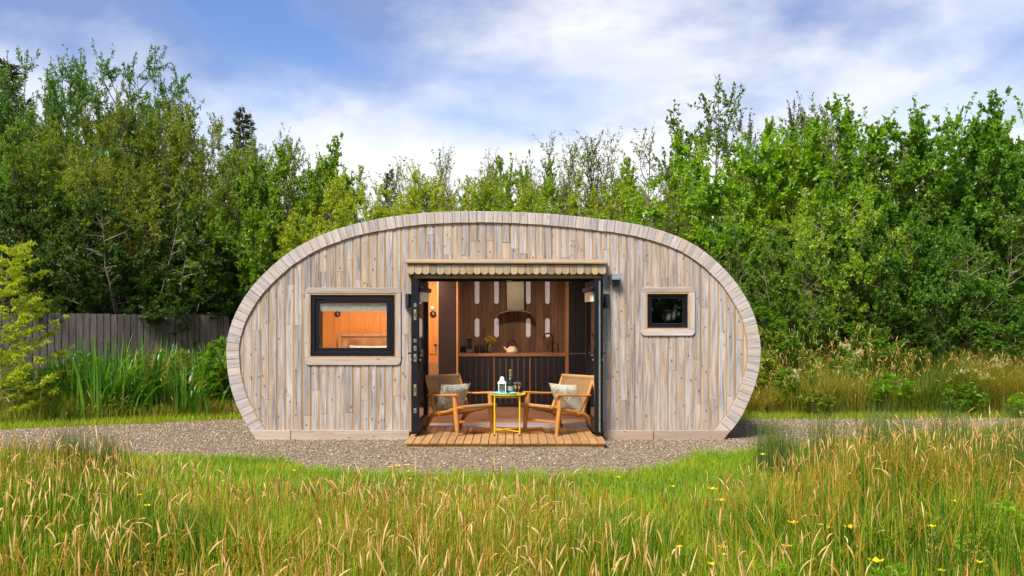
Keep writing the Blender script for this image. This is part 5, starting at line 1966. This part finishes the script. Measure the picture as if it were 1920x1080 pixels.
# rushes: stiff dark stems at the front corners
def rushes(n, cx, cy, sx_, sy_, hr_, seed):
    q = np.random.default_rng(seed)
    k = max(6, n // 140)
    tx, ty = cx + q.normal(0, sx_, k), cy + q.normal(0, sy_, k)
    ti = q.integers(0, k, n)
    x = tx[ti] + q.normal(0, 0.10, n)
    y = ty[ti] + q.normal(0, 0.10, n)
    H = q.uniform(*hr_, n)
    return blades_np(x, y, H, q.uniform(0.004, 0.006, n), q.uniform(0.02, 0.3, n), q.uniform(0, 6.28, n), np.clip(q.normal(0.45, 0.25, n), 0, 1), seg=3)


parts = [rushes(1700, 3.7, -2.9, 0.7, 0.4, (0.35, 0.70), 41), rushes(1700, 5.0, -2.5, 0.8, 0.6, (0.35, 0.75), 42), rushes(1500, -4.9, -2.9, 0.7, 0.5, (0.3, 0.6), 43), rushes(1800, 4.6, -4.0, 0.9, 0.6, (0.35, 0.7), 44), rushes(500, 4.3, -1.5, 0.9, 0.5, (0.4, 0.75), 45), rushes(500, 5.8, -0.9, 0.9, 0.6, (0.4, 0.8), 46)]
off, VV, QQ, TT_, RR = 0, [], [], [], []
for V, Q, T, r in parts:
    VV.append(V), QQ.append(Q + off), TT_.append(T + off), RR.append(r)
    off += len(V)
me = np_mesh('rushes', np.concatenate(VV), quads=np.concatenate(QQ), tris=np.concatenate(TT_), mat=M['rush'], rnd=np.concatenate(RR))
stuff('rushes', me, 'stiff dark green rush stems at both sides of the foreground', 'rushes')


# banks of rough growth behind the path
def bank(name, label, xr, seed, n, nh, hscale, y1, heads_mat):
    q = np.random.default_rng(seed)
    x = q.uniform(*xr, n)
    dep = q.uniform(0, 1, n)
    y = back_y(x) + 0.35 + dep * y1
    H = (0.16 + 0.75 * q.uniform(0, 1, n) * vnoise(x, y, 0.9, seed + 1) + 0.32 * dep * q.uniform(0.4, 1, n) + 0.30 * vnoise(x, y, 2.0, seed + 5)) * hscale
    dry = vnoise(x, y, 0.8, seed + 2)
    V, Q, T, r = blades_np(x, y, H, q.uniform(0.006, 0.014, n), q.uniform(0.05, 1.1, n), q.uniform(0, 6.28, n), np.clip(0.65 * q.uniform(0, 1, n) ** 1.2 + 0.62 * dry - 0.1, 0, 1), seg=3, droop=0.35)
    x, dep = q.uniform(*xr, nh), q.uniform(0, 1, nh)
    y = back_y(x) + 0.3 + dep * y1
    Hs = (0.18 + 0.85 * q.uniform(0, 1, nh) * (0.5 + 0.5 * vnoise(x, y, 0.8, seed + 7)) + 0.28 * dep) * hscale
    (V1, Q1, r1), (V2, Q2, r2) = heads_np(x, y, Hs, q.uniform(0.05, 0.4, nh), q.uniform(0, 6.28, nh), q.uniform(0.06, 0.14, nh), q.uniform(0.004, 0.009, nh), q.uniform(0, 1, nh), q, stem_w=0.004, nod=0.8)
    a, b = len(V), len(V) + len(V1)
    me = np_mesh(name, np.concatenate([V, V1, V2]), quads=np.concatenate([Q, Q1 + a, Q2 + b]), tris=T, mats=[M['bank'], heads_mat],
                 mi=np.concatenate([np.zeros(len(Q) + len(Q1)), np.ones(len(Q2)), np.zeros(len(T))]), rnd=np.concatenate([r, r1, r2]))
    return stuff(name, me, label, 'grass')


bank('rough_grass', 'rough tall grass with tan seed heads on the bank right of the cabin', (3.3, 11.5), 51, 64000, 2400, 1.28, 2.9, M['seed'])
bank('wild_grass', 'rough grass and dry stalks round the iris bed left of the cabin', (-12.0, -3.3), 61, 30000, 700, 0.72, 3.6, M['seed'])


# airy panicles of fine bent grass: a cloud of tiny spikelets round each stem top
def panicles(name, label, x, y, Hs, seed, k=26):
    q = np.random.default_rng(seed)
    n = len(x)
    lean, az = q.uniform(0.02, 0.2, n), q.uniform(0, 6.28, n)
    V, Q, T, r = blades_np(x, y, Hs, np.full(n, 0.0032), lean, az, q.uniform(0.4, 1, n), seg=3)
    ph, pr_ = q.uniform(0.10, 0.20, n), q.uniform(0.020, 0.045, n)
    t = q.uniform(0, 1, (n, k))
    a = q.uniform(0, 6.28, (n, k))
    rad = pr_[:, None] * (1 - t) ** 0.7 * q.uniform(0.2, 1, (n, k))
    hz_ = Hs[:, None] - ph[:, None] * (1 - t)
    tt_ = (hz_ / Hs[:, None]) ** 2
    P = np.stack([x[:, None] + np.cos(az)[:, None] * (lean * Hs)[:, None] * tt_ + rad * np.cos(a), y[:, None] + np.sin(az)[:, None] * (lean * Hs)[:, None] * tt_ + rad * np.sin(a), hz_], -1).reshape(-1, 3)
    m_ = n * k
    D = unit(np.stack([np.cos(a), np.sin(a), np.full_like(a, 0.9)], -1).reshape(-1, 3) + q.normal(0, 0.3, (m_, 3)))
    V2, T2 = leaf_quads(P, D, unit(q.normal(0, 1, (m_, 3))), q.uniform(0.010, 0.020, m_), q.uniform(0.003, 0.006, m_), q)
    tone = np.repeat(q.uniform(0, 1, n), k)
    o0 = len(V)
    me = np_mesh(name, np.concatenate([V, V2]), quads=Q, tris=np.concatenate([T, T2 + o0]), mat=M['rust'], rnd=np.concatenate([r, np.repeat(np.clip(tone * 0.7 + q.uniform(0, 0.5, m_), 0, 1), 4)]))
    return stuff(name, me, label, 'grass')


q = np.random.default_rng(91)
x = q.uniform(-6, 6, 4200)
d_ = 3.3 + 6.2 * q.uniform(0, 1, 4200)
keep = (d_ - CAM_D < meadow_edge(x) - 0.2) & (np.abs(x) < 0.62 * d_ + 0.9) & (vnoise(x, d_, 0.7, 92) > 0.42)
panicles('bent_grass', 'airy reddish brown bent grass panicles hazing the foreground meadow', x[keep], d_[keep] - CAM_D, q.uniform(0.30, 0.60, int(keep.sum())), 93)
x = q.uniform(3.4, 11, 900)
y = back_y(x) + 0.4 + q.uniform(0, 1, 900) * 2.4
panicles('bank_panicles', 'airy brown grass panicles over the bank right of the cabin', x, y, q.uniform(0.4, 1.15, 900), 94, 22)


# cream meadowsweet on the right bank
def meadowsweet(px, py, dist, label, seed):
    q = np.random.default_rng(seed)
    Z = CAM_H + (HZ - py) / FPX * dist
    o = empty('meadowsweet', ((px - 960) / FPX * dist, dist - CAM_D, 0))
    tag(o, label, 'flower', 'cream meadowsweet on the right bank')
    MB().tube([(0.04, 0, 0), (0.02, 0.01, Z * 0.6), (0, 0, Z)], [0.005, 0.004, 0.002], 5).build('stem', M['stem_green'], o)
    n = 260
    c_ = q.normal(0, 0.055, (7, 3)) * np.array([1.2, 1, 0.7]) + np.array([0, 0, Z])
    P = c_[q.integers(0, 7, n)] + q.normal(0, 0.018, (n, 3))
    V, T = leaf_quads(P, unit(q.normal(0, 1, (n, 3))), unit(q.normal(0, 0.5, (n, 3)) + np.array([0, 0, 1])), q.uniform(0.010, 0.018, n), q.uniform(0.008, 0.014, n), q)
    link(bpy.data.objects.new('blossom', np_mesh('blossom', V, tris=T, mat=M['cream_flower'], rnd=np.repeat(q.uniform(0, 1, n), 4))), o)


M['cream_flower'] = leaf_mat('cream_blossom', ((0.0, (0.60, 0.52, 0.28)), (1.0, (0.78, 0.72, 0.46))), 0.3, 0.6, False, 0.1)
for a in ((1588, 648, 15.9, 'cream meadowsweet head nearest the cabin on the right bank', 1), (1612, 660, 15.7, 'cream meadowsweet just right of the nearest one', 2), (1806, 694, 15.5, 'low cream meadowsweet on the right bank', 3), (1868, 680, 15.9, 'largest cream meadowsweet near the right edge', 4), (1852, 704, 15.4, 'small cream meadowsweet below the largest one', 5), (1492, 702, 15.3, 'cream meadowsweet low beside the cabin end', 6)):
    meadowsweet(*a)


# weeds: leafy low plants in the banks
def weed(px, top, dist, label, col, wide):
    return tree('weed', px, top, dist, label, cat='plant', col=col, wide=wide, rz=rt.uniform(0, 6.28), group='leafy weeds on the banks', name='weed_plant')


for a in ((1480, 690, 15.9, 'leafy green weed nearest the right end of cabin', MID, 1.6), (1560, 668, 16.6, 'tall leafy weed on the right bank left of the pale green one', (0.11,0.20,0.02), 1.5), (1665, 700, 15.6, 'bright green broad-leaved weed in the middle of right bank', (0.12,0.25,0.02), 1.7),
          (1770, 672, 16.6, 'leafy weed among the tan grass on the right bank', OLIVE, 1.6), (1880, 690, 16.2, 'green weed on the bank at the right edge', MID, 1.6), (1800, 720, 15.3, 'low green weed at the front of right bank', (0.11,0.21,0.02), 1.7),
          (140, 660, 16.8, 'leafy weed behind the iris clumps near the fence', MID, 1.6), (290, 655, 17.2, 'leafy weed between the two iris beds', OLIVE, 1.5), (400, 668, 16.4, 'leafy weed beside the left end of cabin', MID, 1.6), (225, 720, 14.9, 'low green weed in front of the iris bed', (0.10,0.20,0.02), 1.8), (300, 672, 15.6, 'rusty red dock between the iris beds', (0.22, 0.12, 0.025), 0.8), (415, 632, 16.0, 'green weed against the left end of cabin', MID, 1.3), (340, 655, 16.4, 'olive weed among the right iris clumps', OLIVE, 1.4), (75, 690, 15.2, 'dark green weed under the larch sapling', MID, 1.6),
          (1440, 665, 16.2, 'olive weed close behind the right end of cabin', OLIVE, 1.5), (1620, 655, 17.0, 'tall green weed at the back of the right bank', MID, 1.4), (1725, 650, 17.0, 'olive weed at the back of the right bank', OLIVE2, 1.4), (1840, 655, 16.9, 'green weed at the back of the bank near the right edge', MID, 1.4), (1530, 730, 15.2, 'low olive weed at the front of the right bank', OLIVE2, 1.6), (1910, 735, 15.1, 'low green weed at the front of the bank at the right edge', BRIGHT, 1.6)):
    weed(*a)
for a in ((1530, 1010, 5.6, 'bright leafy weed in the lower right foreground, left of its neighbours', BRIGHT, 1.3), (1640, 985, 5.9, 'bright leafy weed in the middle of the lower right foreground', BRIGHT, 1.3), (1730, 960, 6.2, 'yellow green leafy weed in the right foreground', LIME, 1.2), (1820, 1000, 5.7, 'leafy willowherb in the lower right corner', BRIGHT, 1.3), (1890, 940, 6.4, 'leafy willowherb at the right edge of the meadow', BRIGHT, 1.2),
          (1440, 1050, 5.2, 'low leafy weed at the bottom right of centre', BRIGHT, 1.4), (110, 1000, 5.7, 'leafy weed in the lower left foreground', LIME, 1.2), (1690, 1060, 5.1, 'leafy weed at the bottom edge on the right', BRIGHT, 1.4)):
    weed(*a)


# sword-leaved iris clumps
def iris(px, base, top, label, seed, n=80, sp=0.24):
    q = np.random.default_rng(seed)
    dist = CAM_H * FPX / (base - HZ)
    H0 = CAM_H + (HZ - top) / FPX * dist
    x, y = q.normal(0, sp, n), q.normal(0, sp * 0.7, n)
    H = H0 * q.uniform(0.62, 1.0, n)
    az = np.arctan2(y, x) + q.normal(0, 0.5, n)
    V, Q, T, r = blades_np(x, y, H, q.uniform(0.038, 0.062, n), q.uniform(0, 1, n) ** 1.5 * 0.85 + 0.05, az, np.clip(q.normal(0.5, 0.28, n), 0, 1), seg=6, droop=0.55)
    me = np_mesh('leaves', V, quads=Q, tris=T, mat=M['iris'], rnd=r)
    X = (px - 960) / FPX * dist
    o = empty('iris_clump', (X, dist - CAM_D, 0))
    tag(o, label, 'iris', 'sword-leaved iris clumps left of the cabin')
    lo = link(bpy.data.objects.new('leaves', me), o)
    lo["kind"] = "stuff"
    return o


iris(118, 780, 628, 'iris clump nearest the yellow larch sapling', 71)
iris(160, 783, 602, 'tall iris clump left of the biggest one', 72)
iris(200, 786, 592, 'biggest bright green iris clump in the middle of left bed', 73, 120, 0.32)
iris(240, 777, 606, 'iris clump just right of the biggest one', 74)
iris(322, 772, 650, 'short iris clump in the gap of the left bed', 75, 50)
iris(352, 775, 615, 'iris clump among the rusty stalks', 76, 60)
iris(385, 772, 622, 'iris clump closest to the left end of cabin', 77, 60)


iris(275, 781, 612, 'iris clump right of the gap in the left bed', 78, 90)
iris(300, 770, 618, 'tall iris clump beside the red dock', 79, 80)
iris(410, 768, 610, 'iris clump half hidden by the left end of cabin', 80, 80)
iris(345, 783, 640, 'low iris clump at the front of the right iris bed', 82, 70)


# yellow-green larch sapling at the left edge
def larch():
    q = np.random.default_rng(81)
    H = 2.75
    k = 8
    lines = [(np.stack([0.25 * np.linspace(0, 1, k) ** 2, np.zeros(k), np.linspace(0, H, k)], -1), 0.03 * (1 - 0.9 * np.linspace(0, 1, k)))]
    Ps, Ds = [], []
    for i in range(64):
        t = 0.06 + 0.93 * i / 64
        L = (1.25 * (1 - t) ** 0.8 + 0.16) * q.uniform(0.6, 1.1)
        a = i * 2.4 + q.uniform(-0.4, 0.4)
        u = np.linspace(0, 1, 6)
        p0 = np.array([0.25 * t * t, 0, t * H])
        P = p0 + np.stack([np.cos(a) * L * u, np.sin(a) * L * u, L * (0.12 * u + 0.22 * u ** 2)], -1)
        lines.append((P, 0.007 * (1 - 0.8 * u)))
        # side twigs bearing needles
        for j in range(int(5 + 10 * L)):
            uu = q.uniform(0.15, 1)
            q0 = p0 + np.array([np.cos(a) * L * uu, np.sin(a) * L * uu, L * (0.12 * uu + 0.22 * uu ** 2)])
            l2 = q.uniform(0.08, 0.26) * (1.2 - uu)  + 0.06
            a2 = a + q.choice([-1, 1]) * q.uniform(0.4, 1.1)
            d = np.array([np.cos(a2), np.sin(a2), q.uniform(-0.1, 0.35)])
            d /= np.linalg.norm(d)
            lines.append((np.stack([q0, q0 + d * l2 * 0.5, q0 + d * l2]), np.array([0.003, 0.002, 0.001])))
            n = int(16 + 60 * l2)
            s = q.uniform(0, 1, n)[:, None]
            Ps.append(q0 + d * l2 * s + q.normal(0, 0.006, (n, 3)))
            Ds.append(unit(d[None] * 0.5 + q.normal(0, 0.7, (n, 3)) + np.array([0, 0, 0.2])))
    P, D = np.concatenate(Ps), np.concatenate(Ds)
    n = len(P)
    V, T = leaf_quads(P, D, unit(q.normal(0, 0.6, (n, 3)) + np.array([0, 0, 0.6])), q.uniform(0.035, 0.065, n), q.uniform(0.016, 0.026, n), q)
    o = empty('larch_sapling', ((-8 - 960) / FPX * 14.4, 14.4 - CAM_D, 0))
    tag(o, 'feathery yellow green larch sapling at the left edge', 'tree')
    wv, wq = tubes_np(lines, 4)
    link(bpy.data.objects.new('trunk', np_mesh('trunk', wv, quads=wq, mat=M['bark_pale'])), o)
    c_ = link(bpy.data.objects.new('crown', np_mesh('crown', V, tris=T, mat=M['leaf'], rnd=np.repeat(q.uniform(0.2, 0.9, n), 4))), o)
    c_.color = (0.33, 0.41, 0.012, 1)


larch()


# ------------------------------------------------------------------ yellow meadow flowers
def buttercup(px, py, dist, big, label):
    Z = CAM_H + (HZ - py) / FPX * dist
    X = (px - 960) / FPX * dist
    o = empty('buttercup', (X, dist - CAM_D, 0))
    tag(o, label, 'flower', 'yellow flowers dotted in the meadow')
    r = 0.018 * big * random.Random(px).uniform(0.75, 1.15)
    MB().tube([(0.03, 0.02, 0), (0.015, 0.0, Z * 0.6), (0, 0, Z - 0.006)], [0.0022, 0.0018, 0.0014], 5).build('stem', M['stem_green'], o)
    mb = MB()
    for k in range(5):
        a = 2 * math.pi * k / 5
        ca, sa = math.cos(a), math.sin(a)
        b = len(mb.v)
        mb.v += [(0, 0, Z - 0.006), (r * 0.7 * ca - r * 0.5 * sa, r * 0.7 * sa + r * 0.5 * ca, Z + 0.001), (r * 1.15 * ca, r * 1.15 * sa, Z + r * 0.35), (r * 0.7 * ca + r * 0.5 * sa, r * 0.7 * sa - r * 0.5 * ca, Z + 0.001)]
        mb.f += [(b, b + 3, b + 2), (b, b + 2, b + 1)]
        mb.m += [0, 0]
    mb.lathe([(r * 0.35, 0), (r * 0.3, r * 0.3), (0, r * 0.4)], (0, 0, Z - 0.003), 8)
    mb.build('petals', M['petal'], o)


FLOW = [(732, 876, 7.9, 1.2), (747, 873, 7.8, 1.3), (763, 872, 7.85, 1.3), (765, 884, 7.8, 1.1), (768, 898, 7.7, 1.2), (797, 916, 7.2, 0.9), (1336, 917, 6.7, 1.7), (1353, 938, 6.6, 1.8), (1430, 852, 8.0, 1.2), (1487, 980, 6.0, 1.6),
        (1539, 984, 5.9, 1.4), (1555, 989, 5.9, 1.3), (1595, 989, 5.8, 1.9), (1643, 1052, 5.2, 1.9), (1747, 987, 5.8, 1.5), (1791, 940, 6.4, 1.3), (1834, 1054, 5.2, 1.5), (1476, 1024, 5.5, 1.6), (1262, 912, 6.8, 1.2), (1274, 1025, 5.5, 1.3),
        (1355, 1026, 5.5, 1.4), (1358, 1040, 5.4, 1.3), (1338, 1058, 5.2, 1.6), (1153, 1068, 5.2, 1.5), (276, 948, 6.4, 1.5), (242, 893, 7.2, 1.1), (261, 928, 6.7, 1.1), (1160, 895, 7.3, 1.1), (1766, 1070, 5.1, 1.5), (551, 882, 7.7, 1.0)]
ORD = 'first second third fourth fifth sixth seventh eighth ninth tenth eleventh twelfth thirteenth fourteenth fifteenth sixteenth seventeenth eighteenth nineteenth twentieth'.split()
BANDS = {}
for f in sorted(FLOW):
    BANDS.setdefault('closest to the camera' if f[1] > 1000 else 'halfway across the meadow' if f[1] > 905 else 'nearest the gravel', []).append(f)
for band, fs in BANDS.items():
    for i, (px, py, dist, big) in enumerate(fs):
        buttercup(px, py, dist, big, 'small yellow buttercup, %s from the left of those %s' % (ORD[i], band))
